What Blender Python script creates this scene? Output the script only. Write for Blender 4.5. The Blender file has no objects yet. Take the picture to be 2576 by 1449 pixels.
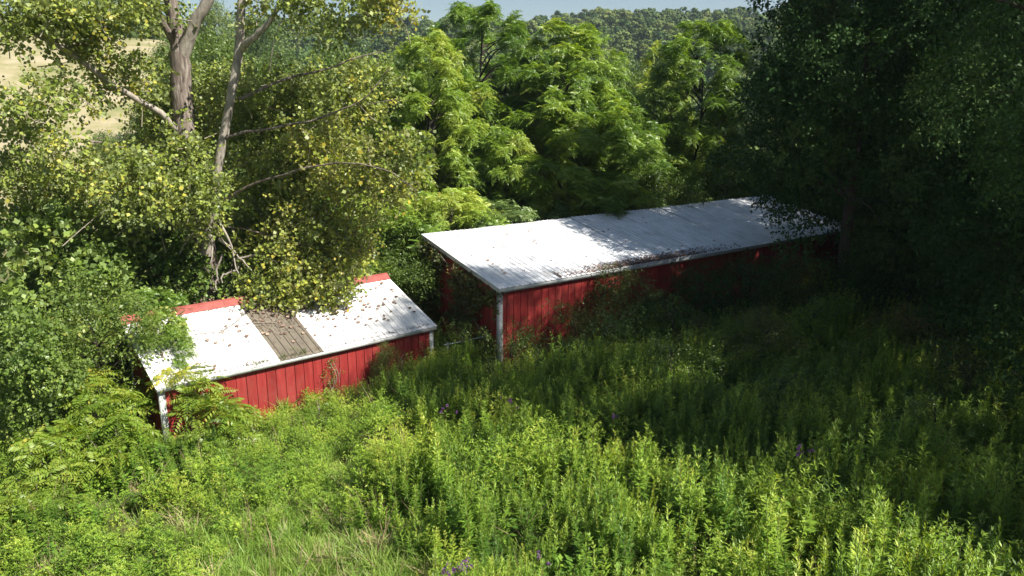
import bpy, math, random
import numpy as np
from mathutils import Vector, Matrix

# ------------------------------------------------------------------ camera, world, sun, exposure
sc = bpy.context.scene
COL = sc.collection
R = math.radians
CAM_H = 9.0; PITCH = R(14.0); FPX = 2250.0 / 1.19254   # focal length in units of a 2576 px wide picture
cam = bpy.data.cameras.new('camera'); camo = bpy.data.objects.new('camera', cam); COL.objects.link(camo)
cam.sensor_width = 36; cam.lens = 36 * 2250 / 3072
camo.location = (0, 0, CAM_H); camo.rotation_euler = (R(90) - PITCH, 0, 0)
cam.clip_end = 5000; cam.clip_start = 0.1
sc.camera = camo

SUN_AZ, SUN_EL = 118.0, 47.0          # azimuth clockwise from +Y
w = bpy.data.worlds.new('World'); sc.world = w; w.use_nodes = True
nt = w.node_tree; nt.nodes.clear()
sky = nt.nodes.new('ShaderNodeTexSky'); sky.sky_type = 'NISHITA'; sky.sun_disc = False
sky.sun_elevation = R(SUN_EL); sky.sun_rotation = R(SUN_AZ)
sky.air_density = 1.15; sky.dust_density = 1.0; sky.ozone_density = 1.4; sky.altitude = 200
bg = nt.nodes.new('ShaderNodeBackground'); bg.inputs[1].default_value = 0.05
wo = nt.nodes.new('ShaderNodeOutputWorld')
nt.links.new(sky.outputs[0], bg.inputs[0]); nt.links.new(bg.outputs[0], wo.inputs[0])
sd = np.array([math.sin(R(SUN_AZ)) * math.cos(R(SUN_EL)), math.cos(R(SUN_AZ)) * math.cos(R(SUN_EL)), math.sin(R(SUN_EL))])
sl = bpy.data.lights.new('sun', 'SUN'); sl.energy = 5.0; sl.angle = R(0.55); sl.color = (1.0, 0.95, 0.86)
so = bpy.data.objects.new('sun', sl); COL.objects.link(so)
so.rotation_euler = Vector(sd).to_track_quat('Z', 'Y').to_euler(); so.location = (40, -10, 60)
sc.view_settings.view_transform = 'Standard'; sc.view_settings.look = 'None'
sc.view_settings.gamma = 1.0; sc.view_settings.use_curve_mapping = False
sc.view_settings.exposure = 1.15
sc.render.engine = 'CYCLES'
sc.cycles.max_bounces = 6; sc.cycles.diffuse_bounces = 2; sc.cycles.transmission_bounces = 3
sc.cycles.glossy_bounces = 2; sc.cycles.volume_bounces = 0; sc.cycles.transparent_max_bounces = 4
sc.cycles.sample_clamp_indirect = 4

rng = np.random.default_rng(11)
random.seed(5)

# ------------------------------------------------------------------ helpers
def ray(u, v):
    x = (u - 1288) / FPX; z = -(v - 724.5) / FPX
    return np.array([x, math.cos(PITCH) + z * math.sin(PITCH), -math.sin(PITCH) + z * math.cos(PITCH)])
def at(u, v, y):            # the place seen towards (u, v) at distance y
    d = ray(u, v); return np.array([0, 0, CAM_H]) + d * y / d[1]
def onz(u, v, z):           # the place seen towards (u, v) at height z
    d = ray(u, v); return np.array([0, 0, CAM_H]) + d * (z - CAM_H) / d[2]
def sstep(a, b, x):
    t = np.clip((x - a) / (b - a), 0, 1); return t * t * (3 - 2 * t)
def vnoise(x, y, s, seed=0):
    x = np.asarray(x, float) / s; y = np.asarray(y, float) / s
    xi = np.floor(x).astype(int); yi = np.floor(y).astype(int); fx = x - xi; fy = y - yi
    fx = fx * fx * (3 - 2 * fx); fy = fy * fy * (3 - 2 * fy)
    def h(i, j):
        n = np.sin(i * 127.1 + j * 311.7 + seed * 74.7) * 43758.5453
        return n - np.floor(n)
    return (h(xi, yi) * (1 - fx) + h(xi + 1, yi) * fx) * (1 - fy) + (h(xi, yi + 1) * (1 - fx) + h(xi + 1, yi + 1) * fx) * fy

def terr(x, y):
    x = np.asarray(x, float); y = np.asarray(y, float)
    r = np.hypot(x, y); az = np.degrees(np.arctan2(x, y))
    base = -0.45 * sstep(1, -8, x) * sstep(40, 20, r)
    lf = sstep(-15, -24, az)                                       # weight of the left hill with the field
    left = -1.0 * sstep(30, 45, r) + 23 * sstep(55, 205, r)
    crest = np.interp(az, [-40, -25, -12, -6, 0, 3, 8, 14, 22, 40], [34, 38, 39.5, 39, 40, 43, 44.5, 43, 40, 38])
    right = -9.0 * sstep(38, 90, r) + (9 + crest) * sstep(110, 470, r)
    far = lf * left + (1 - lf) * right
    return base + far * sstep(34, 60, r) + 0.12 * (vnoise(x, y, 3.1) - .5) * sstep(200, 60, r) + 2.5 * (vnoise(x, y, 45, 3) - .5) * sstep(60, 160, r)

def link(name, data, parent=None, loc=None):
    o = bpy.data.objects.new(name, data); COL.objects.link(o)
    if parent is not None: o.parent = parent
    if loc is not None: o.location = loc
    return o
def tag(o, label=None, cat=None, group=None, kind=None):
    if label: o['label'] = label
    if cat: o['category'] = cat
    if group: o['group'] = group
    if kind: o['kind'] = kind
    return o
def empty(name, loc, label, cat, group=None, rz=0):
    o = link(name, None); o.location = [float(c) for c in loc]; o.rotation_euler = (0, 0, rz); o.empty_display_size = .3
    return tag(o, label, cat, group)
def mesh(name, V, F, mat, var=None, smooth=False):
    """V (n,3), F (m,k) or list of faces"""
    me = bpy.data.meshes.new(name)
    if isinstance(F, np.ndarray):
        m, k = F.shape
        me.vertices.add(len(V)); me.vertices.foreach_set('co', np.ascontiguousarray(V, dtype=np.float32).ravel())
        me.loops.add(m * k); me.loops.foreach_set('vertex_index', np.ascontiguousarray(F, dtype=np.int32).ravel())
        me.polygons.add(m); me.polygons.foreach_set('loop_start', np.arange(0, m * k, k, dtype=np.int32))
        me.update(calc_edges=True)
    else:
        me.from_pydata([tuple(map(float, v)) for v in V], [], [tuple(int(i) for i in f) for f in F]); me.update()
    if smooth: me.polygons.foreach_set('use_smooth', np.ones(len(me.polygons), dtype=bool))
    if var is not None:
        a = me.attributes.new('v', 'FLOAT', 'FACE'); a.data.foreach_set('value', np.ascontiguousarray(var, dtype=np.float32))
    if mat is not None:
        for mm in (mat if isinstance(mat, (list, tuple)) else [mat]): me.materials.append(mm)
    return me

class Geo:
    """collects quads"""
    def __init__(s): s.V = []; s.F = []; s.A = []; s.n = 0
    def add(s, V, F, A=None):
        V = np.asarray(V, float); F = np.asarray(F, int)
        s.V.append(V); s.F.append(F + s.n); s.n += len(V)
        s.A.append(np.full(len(F), .5) if A is None else np.asarray(A, float))
    def mesh(s, name, mat, smooth=False):
        return mesh(name, np.concatenate(s.V), np.concatenate(s.F), mat, np.concatenate(s.A), smooth)
    def tris(s): return sum(len(f) for f in s.F) * 2

def box(x0, x1, y0, y1, z0, z1):
    V = [(x0, y0, z0), (x1, y0, z0), (x1, y1, z0), (x0, y1, z0), (x0, y0, z1), (x1, y0, z1), (x1, y1, z1), (x0, y1, z1)]
    F = [(0, 3, 2, 1), (4, 5, 6, 7), (0, 1, 5, 4), (1, 2, 6, 5), (2, 3, 7, 6), (3, 0, 4, 7)]
    return V, F

def unit(a):
    a = np.asarray(a, float); return a / np.maximum(np.linalg.norm(a, axis=-1, keepdims=True), 1e-9)
def frames(t, upish):
    """columns: x = side, y = forward t, z = normal"""
    t = unit(t); s = unit(np.cross(t, upish)); n = np.cross(s, t)
    return np.stack([s, t, n], -1)
def instance(geo, T, M, P, S, var, jit=.12):
    """T = (V,F,a); M (N,3,3); P (N,3); S (N,)"""
    TV, TF, TA = T; N = len(P)
    if N == 0: return
    V = np.einsum('nij,vj->nvi', M * S[:, None, None], TV) + P[:, None, :]
    F = TF[None] + (np.arange(N) * len(TV))[:, None, None]
    A = np.clip(var[:, None] + TA[None] + rng.normal(0, jit, (N, len(TF))), 0, 1)
    geo.add(V.reshape(-1, 3), F.reshape(-1, 4), A.ravel())

def tube(pts, rad, sides=7, wob=0.0, seed=0):
    pts = np.asarray(pts, float); rad = np.asarray(rad, float); n = len(pts)
    t = np.gradient(pts, axis=0); t = unit(t)
    ref = np.array([0.31, 0.17, .94]) if abs(t[0][2]) < .8 else np.array([1., .2, 0])
    s = unit(np.cross(t, ref)); b = np.cross(s, t)
    a = np.linspace(0, 2 * math.pi, sides, endpoint=False)
    rr = np.random.default_rng(seed)
    rad2 = rad[:, None] * (1 + wob * rr.normal(0, 1, (n, sides)))
    V = pts[:, None] + rad2[..., None] * (np.cos(a)[None, :, None] * s[:, None] + np.sin(a)[None, :, None] * b[:, None])
    V = V.reshape(-1, 3); F = []
    for i in range(n - 1):
        for j in range(sides):
            k = (j + 1) % sides
            F.append((i * sides + j, i * sides + k, (i + 1) * sides + k, (i + 1) * sides + j))
    return V, np.array(F)
def curve_pts(ctrl, n):
    ctrl = np.asarray(ctrl, float); m = len(ctrl)
    if m == 2: return ctrl[0] + (ctrl[1] - ctrl[0]) * np.linspace(0, 1, n)[:, None]
    P = np.vstack([2 * ctrl[0] - ctrl[1], ctrl, 2 * ctrl[-1] - ctrl[-2]]); out = []
    for q in np.linspace(0, m - 1 - 1e-6, n):
        i = int(q); u = q - i; p0, p1, p2, p3 = P[i:i + 4]
        out.append(.5 * ((2 * p1) + (-p0 + p2) * u + (2 * p0 - 5 * p1 + 4 * p2 - p3) * u * u + (-p0 + 3 * p1 - 3 * p2 + p3) * u ** 3))
    return np.array(out)

# ------------------------------------------------------------------ materials
def mat_base(name):
    m = bpy.data.materials.new(name); m.use_nodes = True; nt = m.node_tree
    b = nt.nodes['Principled BSDF']; return m, nt, b
def N(nt, t, **kw):
    n = nt.nodes.new(t)
    for k, v in kw.items(): setattr(n, k, v)
    return n
def ramp(nt, fac, stops, interp='LINEAR'):
    r = N(nt, 'ShaderNodeValToRGB'); r.color_ramp.interpolation = interp
    e = r.color_ramp.elements
    while len(e) < len(stops): e.new(.5)
    for i, (p, c) in enumerate(stops): e[i].position = p; e[i].color = (*c, 1)
    nt.links.new(fac, r.inputs[0]); return r.outputs[0]
def math_n(nt, op, a, b=None, clamp=False):
    n = N(nt, 'ShaderNodeMath', operation=op); n.use_clamp = clamp
    for i, x in enumerate((a, b)):
        if x is None: continue
        if isinstance(x, (int, float)): n.inputs[i].default_value = x
        else: nt.links.new(x, n.inputs[i])
    return n.outputs[0]
def leaf_mat(name, stops, trans=.3, rough=.5, under=None, rnd=.35, spec=.35, patch=0):
    m, nt, b = mat_base(name)
    at_ = N(nt, 'ShaderNodeAttribute', attribute_name='v')
    oi = N(nt, 'ShaderNodeObjectInfo')
    f = math_n(nt, 'ADD', at_.outputs['Fac'], math_n(nt, 'MULTIPLY', math_n(nt, 'SUBTRACT', oi.outputs['Random'], .5), rnd), True)
    if patch:
        gm = N(nt, 'ShaderNodeNewGeometry'); nz = N(nt, 'ShaderNodeTexNoise'); nz.inputs['Scale'].default_value = patch; nz.inputs['Detail'].default_value = 2
        nt.links.new(gm.outputs['Position'], nz.inputs['Vector'])
        f = math_n(nt, 'ADD', f, math_n(nt, 'MULTIPLY', math_n(nt, 'SUBTRACT', nz.outputs['Fac'], .5), 1.1), True)
    c = ramp(nt, f, stops)
    if under:
        g = N(nt, 'ShaderNodeNewGeometry'); mx = N(nt, 'ShaderNodeMix', data_type='RGBA')
        nt.links.new(math_n(nt, 'MULTIPLY', g.outputs['Backfacing'], .75), mx.inputs[0]); nt.links.new(c, mx.inputs[6]); mx.inputs[7].default_value = (*under, 1)
        c = mx.outputs[2]
    nt.links.new(c, b.inputs['Base Color']); b.inputs['Roughness'].default_value = rough
    b.inputs['Specular IOR Level'].default_value = spec
    tr = N(nt, 'ShaderNodeBsdfTranslucent')
    hs = N(nt, 'ShaderNodeHueSaturation'); hs.inputs['Hue'].default_value = .485; hs.inputs['Saturation'].default_value = 1.15; hs.inputs['Value'].default_value = 1.5
    nt.links.new(c, hs.inputs['Color']); nt.links.new(hs.outputs[0], tr.inputs[0])
    ms = N(nt, 'ShaderNodeMixShader'); ms.inputs[0].default_value = trans
    nt.links.new(b.outputs[0], ms.inputs[1]); nt.links.new(tr.outputs[0], ms.inputs[2])
    nt.links.new(ms.outputs[0], nt.nodes['Material Output'].inputs[0])
    return m
def rough_mat(name, stops, scale=4., detail=5., rough=.8, bump=.3, stretch=(1, 1, 1), spec=.3, metallic=0, bscale=None, coord='Object'):
    m, nt, b = mat_base(name)
    tc = N(nt, 'ShaderNodeTexCoord'); mp = N(nt, 'ShaderNodeMapping'); mp.inputs['Scale'].default_value = stretch
    nt.links.new(tc.outputs[coord], mp.inputs[0])
    n1 = N(nt, 'ShaderNodeTexNoise'); n1.inputs['Scale'].default_value = scale; n1.inputs['Detail'].default_value = detail; n1.inputs['Roughness'].default_value = .62
    nt.links.new(mp.outputs[0], n1.inputs['Vector'])
    c = ramp(nt, n1.outputs['Fac'], stops)
    nt.links.new(c, b.inputs['Base Color']); b.inputs['Roughness'].default_value = rough; b.inputs['Specular IOR Level'].default_value = spec
    b.inputs['Metallic'].default_value = metallic
    n2 = N(nt, 'ShaderNodeTexNoise'); n2.inputs['Scale'].default_value = bscale or scale * 4; n2.inputs['Detail'].default_value = 4
    nt.links.new(mp.outputs[0], n2.inputs['Vector'])
    bp = N(nt, 'ShaderNodeBump'); bp.inputs['Strength'].default_value = bump; bp.inputs['Distance'].default_value = .02
    nt.links.new(n2.outputs['Fac'], bp.inputs['Height']); nt.links.new(bp.outputs[0], b.inputs['Normal'])
    return m

YEL = (.42, .33, .035)
M = {}
M['cotton'] = leaf_mat('cottonwood_leaf', [(0, (.055, .095, .014)), (.45, (.17, .23, .036)), (.8, (.28, .33, .07)), (.97, (.33, .37, .08)), (1, (.40, .37, .06))], .28, .46, under=(.19, .23, .10), spec=.35, patch=.5)
M['cotton_y'] = leaf_mat('yellowing_leaf', [(0, (.11, .15, .022)), (.45, (.23, .28, .045)), (.75, (.33, .36, .06)), (.92, (.38, .38, .06)), (1, (.44, .37, .05))], .3, .42, under=(.24, .24, .11), spec=.5)
M['walnut'] = leaf_mat('pinnate_leaf', [(0, (.07, .14, .02)), (.45, (.175, .28, .04)), (.8, (.27, .37, .06)), (1, (.36, .42, .08))], .28, .42, rnd=.6, spec=.4, patch=.35)
M['sapling'] = leaf_mat('bright_pinnate_leaf', [(0, (.08, .15, .02)), (.5, (.17, .26, .03)), (.85, (.24, .30, .045)), (1, (.36, .34, .05))], .36, .42, spec=.4)
M['bluegreen'] = leaf_mat('blue_green_leaf', [(0, (.06, .115, .03)), (.5, (.13, .205, .055)), (1, (.24, .31, .11))], .25, .42, spec=.5)
M['green'] = leaf_mat('mid_green_leaf', [(0, (.05, .09, .02)), (.5, (.10, .16, .03)), (.9, (.17, .23, .045)), (1, (.25, .26, .05))], .28, .45, spec=.45)
M['bigleaf'] = leaf_mat('large_broad_leaf', [(0, (.06, .12, .02)), (.5, (.15, .23, .038)), (.9, (.24, .32, .07)), (1, (.32, .36, .09))], .28, .42, under=(.17, .24, .08), rnd=.5, spec=.35, patch=.6)
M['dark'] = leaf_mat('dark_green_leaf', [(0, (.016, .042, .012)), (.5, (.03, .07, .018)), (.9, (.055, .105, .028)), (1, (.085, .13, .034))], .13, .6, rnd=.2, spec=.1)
M['far'] = leaf_mat('distant_leaf', [(0, (.05, .095, .026)), (.5, (.10, .15, .042)), (1, (.18, .215, .06))], .15, .7, rnd=1.0, patch=.02, spec=.15)
M['weed'] = leaf_mat('goldenrod_leaf', [(0, (.04, .10, .018)), (.3, (.095, .19, .026)), (.6, (.19, .31, .036)), (.9, (.30, .42, .05)), (1, (.40, .45, .07))], .3, .5, rnd=.45, spec=.35, patch=.55)
M['weed_stem'] = leaf_mat('weed_stem', [(0, (.09, .08, .03)), (1, (.17, .17, .05))], .05, .7)
M['dry'] = leaf_mat('dry_grass_blade', [(0, (.24, .20, .10)), (1, (.46, .38, .21))], .2, .6, rnd=.5)
M['grass'] = leaf_mat('grass_blade', [(0, (.09, .18, .028)), (.6, (.19, .31, .045)), (1, (.34, .41, .10))], .3, .5, rnd=.5)
M['deadstem'] = leaf_mat('dead_stalk', [(0, (.12, .08, .045)), (1, (.26, .19, .11))], .1, .7)
M['purple'] = leaf_mat('purple_flower', [(0, (.11, .035, .15)), (1, (.28, .12, .34))], .2, .6)
M['vine'] = leaf_mat('vine_leaf', [(0, (.03, .045, .012)), (.5, (.07, .085, .02)), (1, (.17, .14, .04))], .2, .5)
M['redshrub'] = leaf_mat('reddish_shrub_leaf', [(0, (.05, .075, .02)), (.6, (.12, .15, .035)), (.9, (.20, .19, .05)), (1, (.26, .12, .05))], .28, .5)
M['deadleaf'] = leaf_mat('dead_leaf', [(0, (.11, .065, .05)), (.6, (.22, .14, .105)), (1, (.33, .24, .18))], .1, .7, rnd=.8)
M['bark'] = rough_mat('cottonwood_bark', [(.3, (.05, .038, .03)), (.5, (.15, .12, .10)), (.68, (.30, .26, .22))], 5, 8, .9, 1.0, (2.2, 2.2, .35), bscale=14)
M['bark_pale'] = rough_mat('pale_bark', [(.3, (.14, .12, .10)), (.55, (.32, .28, .235)), (.75, (.44, .40, .34))], 6, 7, .85, .5, (1.5, 1.5, .5), bscale=20)
M['bark_dark'] = rough_mat('dark_bark', [(.3, (.02, .017, .013)), (.7, (.075, .06, .048))], 7, 6, .9, .6, (2, 2, .5))
M['twig'] = rough_mat('grey_twig', [(.3, (.16, .13, .10)), (.7, (.34, .29, .235))], 9, 4, .85, .2)
M['soil'] = rough_mat('ground_soil', [(.3, (.045, .055, .018)), (.5, (.075, .09, .028)), (.7, (.11, .105, .045))], 1.5, 8, .95, .5)

def red_mat():
    m, nt, b = mat_base('red_painted_board')
    tc = N(nt, 'ShaderNodeTexCoord'); gm = N(nt, 'ShaderNodeNewGeometry')
    oi = N(nt, 'ShaderNodeObjectInfo')
    n1 = N(nt, 'ShaderNodeTexNoise'); n1.inputs['Scale'].default_value = 2.2; n1.inputs['Detail'].default_value = 7; n1.inputs['Roughness'].default_value = .65
    mp = N(nt, 'ShaderNodeMapping'); mp.inputs['Scale'].default_value = (2.5, 2.5, .45)
    nt.links.new(gm.outputs['Position'], mp.inputs[0]); nt.links.new(mp.outputs[0], n1.inputs['Vector'])
    f = math_n(nt, 'ADD', n1.outputs['Fac'], math_n(nt, 'MULTIPLY', math_n(nt, 'SUBTRACT', oi.outputs['Random'], .5), .22))
    c = ramp(nt, f, [(.25, (.16, .017, .015)), (.5, (.24, .024, .022)), (.78, (.31, .042, .038))])
    n4 = N(nt, 'ShaderNodeTexNoise'); n4.inputs['Scale'].default_value = 1.1; n4.inputs['Detail'].default_value = 9; n4.inputs['Roughness'].default_value = .72
    nt.links.new(gm.outputs['Position'], n4.inputs['Vector'])
    mr = N(nt, 'ShaderNodeMapRange'); mr.inputs[1].default_value = .52; mr.inputs[2].default_value = .75; mr.inputs[4].default_value = .55; nt.links.new(n4.outputs['Fac'], mr.inputs[0])
    mx = N(nt, 'ShaderNodeMix', data_type='RGBA'); nt.links.new(mr.outputs[0], mx.inputs[0]); nt.links.new(c, mx.inputs[6]); mx.inputs[7].default_value = (.22, .075, .06, 1); c = mx.outputs[2]
    nt.links.new(c, b.inputs['Base Color']); b.inputs['Roughness'].default_value = .55; b.inputs['Specular IOR Level'].default_value = .3
    wv = N(nt, 'ShaderNodeTexNoise'); wv.inputs['Scale'].default_value = 6; wv.inputs['Detail'].default_value = 3
    mp2 = N(nt, 'ShaderNodeMapping'); mp2.inputs['Scale'].default_value = (6, 6, .12)
    nt.links.new(gm.outputs['Position'], mp2.inputs[0]); nt.links.new(mp2.outputs[0], wv.inputs['Vector'])
    bp = N(nt, 'ShaderNodeBump'); bp.inputs['Strength'].default_value = .5; bp.inputs['Distance'].default_value = .012
    nt.links.new(wv.outputs['Fac'], bp.inputs['Height']); nt.links.new(bp.outputs[0], b.inputs['Normal'])
    return m
def roof_mat(name, base, dirt, amount):
    m, nt, b = mat_base(name)
    gm = N(nt, 'ShaderNodeNewGeometry'); oi = N(nt, 'ShaderNodeObjectInfo')
    n1 = N(nt, 'ShaderNodeTexNoise'); n1.inputs['Scale'].default_value = 1.3; n1.inputs['Detail'].default_value = 9; n1.inputs['Roughness'].default_value = .7
    nt.links.new(gm.outputs['Position'], n1.inputs['Vector'])
    f = math_n(nt, 'ADD', n1.outputs['Fac'], math_n(nt, 'MULTIPLY', math_n(nt, 'SUBTRACT', oi.outputs['Random'], .5), .12))
    tc = N(nt, 'ShaderNodeTexCoord'); mp = N(nt, 'ShaderNodeMapping'); mp.inputs['Scale'].default_value = (7, .55, 1); nt.links.new(tc.outputs['Object'], mp.inputs[0])
    av = N(nt, 'ShaderNodeVectorMath', operation='ADD'); nt.links.new(mp.outputs[0], av.inputs[0]); nt.links.new(oi.outputs['Location'], av.inputs[1])
    n3 = N(nt, 'ShaderNodeTexNoise'); n3.inputs['Scale'].default_value = 1.0; n3.inputs['Detail'].default_value = 6; nt.links.new(av.outputs[0], n3.inputs['Vector'])
    f = math_n(nt, 'ADD', f, math_n(nt, 'MULTIPLY', math_n(nt, 'SUBTRACT', n3.outputs['Fac'], .42), .55))
    c = ramp(nt, f, [(.5 - amount, base), (.62, tuple(x * .82 for x in base)), (.85, dirt)])
    nt.links.new(c, b.inputs['Base Color']); b.inputs['Roughness'].default_value = .42; b.inputs['Specular IOR Level'].default_value = .45
    return m
M['red'] = red_mat()
M['redcap'] = rough_mat('red_ridge_metal', [(.3, (.23, .055, .045)), (.7, (.30, .09, .075))], 3, 6, .45, .1)
M['roof'] = roof_mat('white_roof_sheet', (.76, .77, .79), (.45, .42, .38), .1)
M['roof_s'] = roof_mat('white_roof_sheet_dirty', (.80, .79, .78), (.42, .38, .33), .06)
M['brown'] = roof_mat('weathered_translucent_sheet', (.17, .145, .11), (.09, .075, .055), .1)
M['brown'].node_tree.nodes['Principled BSDF'].inputs['Roughness'].default_value = .7
M['white'] = rough_mat('white_painted_trim', [(.3, (.33, .33, .32)), (.6, (.50, .51, .50))], 3, 7, .6, .1)
M['pipe'] = rough_mat('galvanised_pipe', [(.3, (.4, .42, .42)), (.7, (.6, .62, .62))], 6, 3, .4, .05, metallic=.3)

def ground_mat():
    m, nt, b = mat_base('ground_cover')
    gm = N(nt, 'ShaderNodeNewGeometry')
    sp = N(nt, 'ShaderNodeSeparateXYZ'); nt.links.new(gm.outputs['Position'], sp.inputs[0])
    n1 = N(nt, 'ShaderNodeTexNoise'); n1.inputs['Scale'].default_value = 1.4; n1.inputs['Detail'].default_value = 9
    nt.links.new(gm.outputs['Position'], n1.inputs['Vector'])
    near = ramp(nt, n1.outputs['Fac'], [(.3, (.035, .045, .015)), (.5, (.065, .085, .022)), (.7, (.11, .10, .045))])
    n2 = N(nt, 'ShaderNodeTexNoise'); n2.inputs['Scale'].default_value = .09; n2.inputs['Detail'].default_value = 12; n2.inputs['Roughness'].default_value = .8
    nt.links.new(gm.outputs['Position'], n2.inputs['Vector'])
    far = ramp(nt, n2.outputs['Fac'], [(.36, (.14, .16, .06)), (.47, (.24, .22, .11)), (.60, (.34, .29, .19))])
    dist = N(nt, 'ShaderNodeVectorMath', operation='LENGTH'); nt.links.new(gm.outputs['Position'], dist.inputs[0])
    fr = N(nt, 'ShaderNodeMapRange'); fr.inputs[1].default_value = 40; fr.inputs[2].default_value = 75; nt.links.new(dist.outputs['Value'], fr.inputs[0])
    mx = N(nt, 'ShaderNodeMix', data_type='RGBA'); lft = math_n(nt, 'LESS_THAN', math_n(nt, 'ADD', sp.outputs[0], math_n(nt, 'MULTIPLY', sp.outputs[1], .27)), 0.)
    nt.links.new(math_n(nt, 'MULTIPLY', fr.outputs[0], lft), mx.inputs[0]); nt.links.new(near, mx.inputs[6]); nt.links.new(far, mx.inputs[7])
    nt.links.new(mx.outputs[2], b.inputs['Base Color']); b.inputs['Roughness'].default_value = 1; b.inputs['Specular IOR Level'].default_value = .1
    bp = N(nt, 'ShaderNodeBump'); bp.inputs['Strength'].default_value = .6; bp.inputs['Distance'].default_value = .1
    nt.links.new(n1.outputs['Fac'], bp.inputs['Height']); nt.links.new(bp.outputs[0], b.inputs['Normal'])
    return m

# ------------------------------------------------------------------ ground
def build_ground():
    rs = np.concatenate([np.linspace(0, 60, 61), np.geomspace(62, 900, 60), np.geomspace(950, 3000, 12)]); na = 240
    a = np.linspace(0, 2 * math.pi, na, endpoint=False)
    X = rs[1:, None] * np.sin(a); Y = rs[1:, None] * np.cos(a); Z = terr(X, Y)
    V = np.vstack([[0, 0, float(terr(0., 0.))], np.stack([X, Y, Z], -1).reshape(-1, 3)])
    F = []
    nr = len(rs) - 1
    i = np.arange(nr - 1)[:, None] * na; j = np.arange(na)[None]; k = (j + 1) % na
    Q = np.stack([1 + i + j, 1 + i + na + j, 1 + i + na + k, 1 + i + k], -1).reshape(-1, 4)[:, ::-1]
    F = [tuple(q) for q in Q] + [(0, 1 + (q + 1) % na, 1 + q) for q in range(na)]
    me = mesh('ground', V, F, ground_mat(), smooth=True)
    o = link('ground', me); tag(o, kind='structure', label='grassy ground rising to a wooded hill and a dry hillside field')
build_ground()

# ------------------------------------------------------------------ leaf templates
def leaf_q(base, tip, width, nrm, fold=.25):
    base = np.array(base, float); tip = np.array(tip, float); t = tip - base; L = np.linalg.norm(t)
    s = np.cross(unit(t), unit(np.array(nrm, float))); s = unit(s); n = np.cross(s, unit(t))
    mid = base + t * .42
    return [base, mid + s * width / 2 + n * fold * width / 2, tip, mid - s * width / 2 + n * fold * width / 2]
def tmpl(quads, var=None, rods=()):
    V = []; F = []; A = []
    for i, q in enumerate(quads):
        F.append([len(V) + j for j in range(4)]); V += list(q); A.append(0 if var is None else var[i])
    return np.array(V, float), np.array(F, int), np.array(A, float)

def spray_broad(seed, n=9, L=.42, size=.085, asp=.95, yel=.05, droop=.5):
    r = np.random.default_rng(seed); Q = []; va = []
    for i in range(n):
        t = (i + .5) / n; p = np.array([r.normal(0, .05), L * t, -droop * L * t * t * .6 + r.normal(0, .03)]) + r.normal(0, .045, 3)
        d = unit(np.array([r.normal(0, 1), .5 + r.normal(0, .6), r.normal(-.45, .5)]))
        s = size * r.uniform(.7, 1.25)
        nr = unit(r.normal(0, .65, 3) + np.array([0, 0, .9]))
        Q.append(leaf_q(p, p + d * s, s * asp, nr)); va.append(.5 if r.random() < yel else 0)
    # twig
    Q.append([np.array([-.004, 0, 0]), np.array([.004, 0, 0]), np.array([.003, L * .9, -droop * L * .45]), np.array([-.003, L * .9, -droop * L * .45])]); va.append(-.3)
    return tmpl(Q, va)
def frond(r, L, npair, leafL, leafW, curve, az, el, base=(0, 0, 0)):
    Q = []; base = np.array(base, float)
    d = np.array([math.sin(az) * math.cos(el), math.cos(az) * math.cos(el), math.sin(el)])
    side = np.array([math.cos(az), -math.sin(az), 0.]); prev = base; nrm = unit(np.cross(side, d)) if True else None
    if nrm[2] < 0: nrm = -nrm
    pts = []
    for k in range(npair + 2):
        s = k / (npair + 1); p = base + d * L * s + np.array([0, 0, -curve * L * s * s]); pts.append(p)
    w = .006
    Q.append([pts[0] - side * w, pts[0] + side * w, pts[-2] + side * w * .6, pts[-2] - side * w * .6])
    for k in range(1, npair + 1):
        s = k / (npair + 1); tdir = unit(pts[k + 1] - pts[k - 1]); f = (.7 + .5 * math.sin(math.pi * min(s * 1.1, 1))) 
        for sg in (-1, 1):
            ld = unit(side * sg * 1.0 + tdir * .38 + np.array([0, 0, -.25]) + r.normal(0, .10, 3))
            Q.append(leaf_q(pts[k], pts[k] + ld * leafL * f, leafW * f, nrm + r.normal(0, .15, 3), .2))
    Q.append(leaf_q(pts[-1] - (pts[-1] - pts[-2]) * .5, pts[-1] + unit(pts[-1] - pts[-2]) * leafL * .7, leafW, nrm))
    return Q
def whorl(seed, nf=7, L=.5, npair=7, leafL=.12, leafW=.035, curve=.45, spread=1.):
    r = np.random.default_rng(seed); Q = []; va = []
    for i in range(nf):
        az = i / nf * 2 * math.pi + r.normal(0, .3); el = r.uniform(-.1, .75) * spread
        b = frond(r, L * r.uniform(.7, 1.15), npair, leafL, leafW, curve * r.uniform(.6, 1.4), az, el, (0, 0, r.uniform(-.12, .05)))
        Q += b; va += [r.normal(0, .10)] * len(b)
    return tmpl(Q, va)

BROAD = [spray_broad(i, 10, .46, .125) for i in range(6)]
BROAD_S = [spray_broad(20 + i, 12, .45, .075, .6, 0) for i in range(6)]
BROAD_M = [spray_broad(30 + i, 12, .6, .125, .6, 0) for i in range(6)]
BROAD_L = [spray_broad(40 + i, 9, .6, .17, .8, .03) for i in range(5)]
WHORL = [whorl(60 + i, 6, .55, 7, .125, .04) for i in range(5)]
WHORL_B = [whorl(70 + i, 6, .62, 8, .15, .05, .5) for i in range(5)]
WHORL_S = [whorl(80 + i, 6, .32, 6, .08, .024) for i in range(5)]

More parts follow.
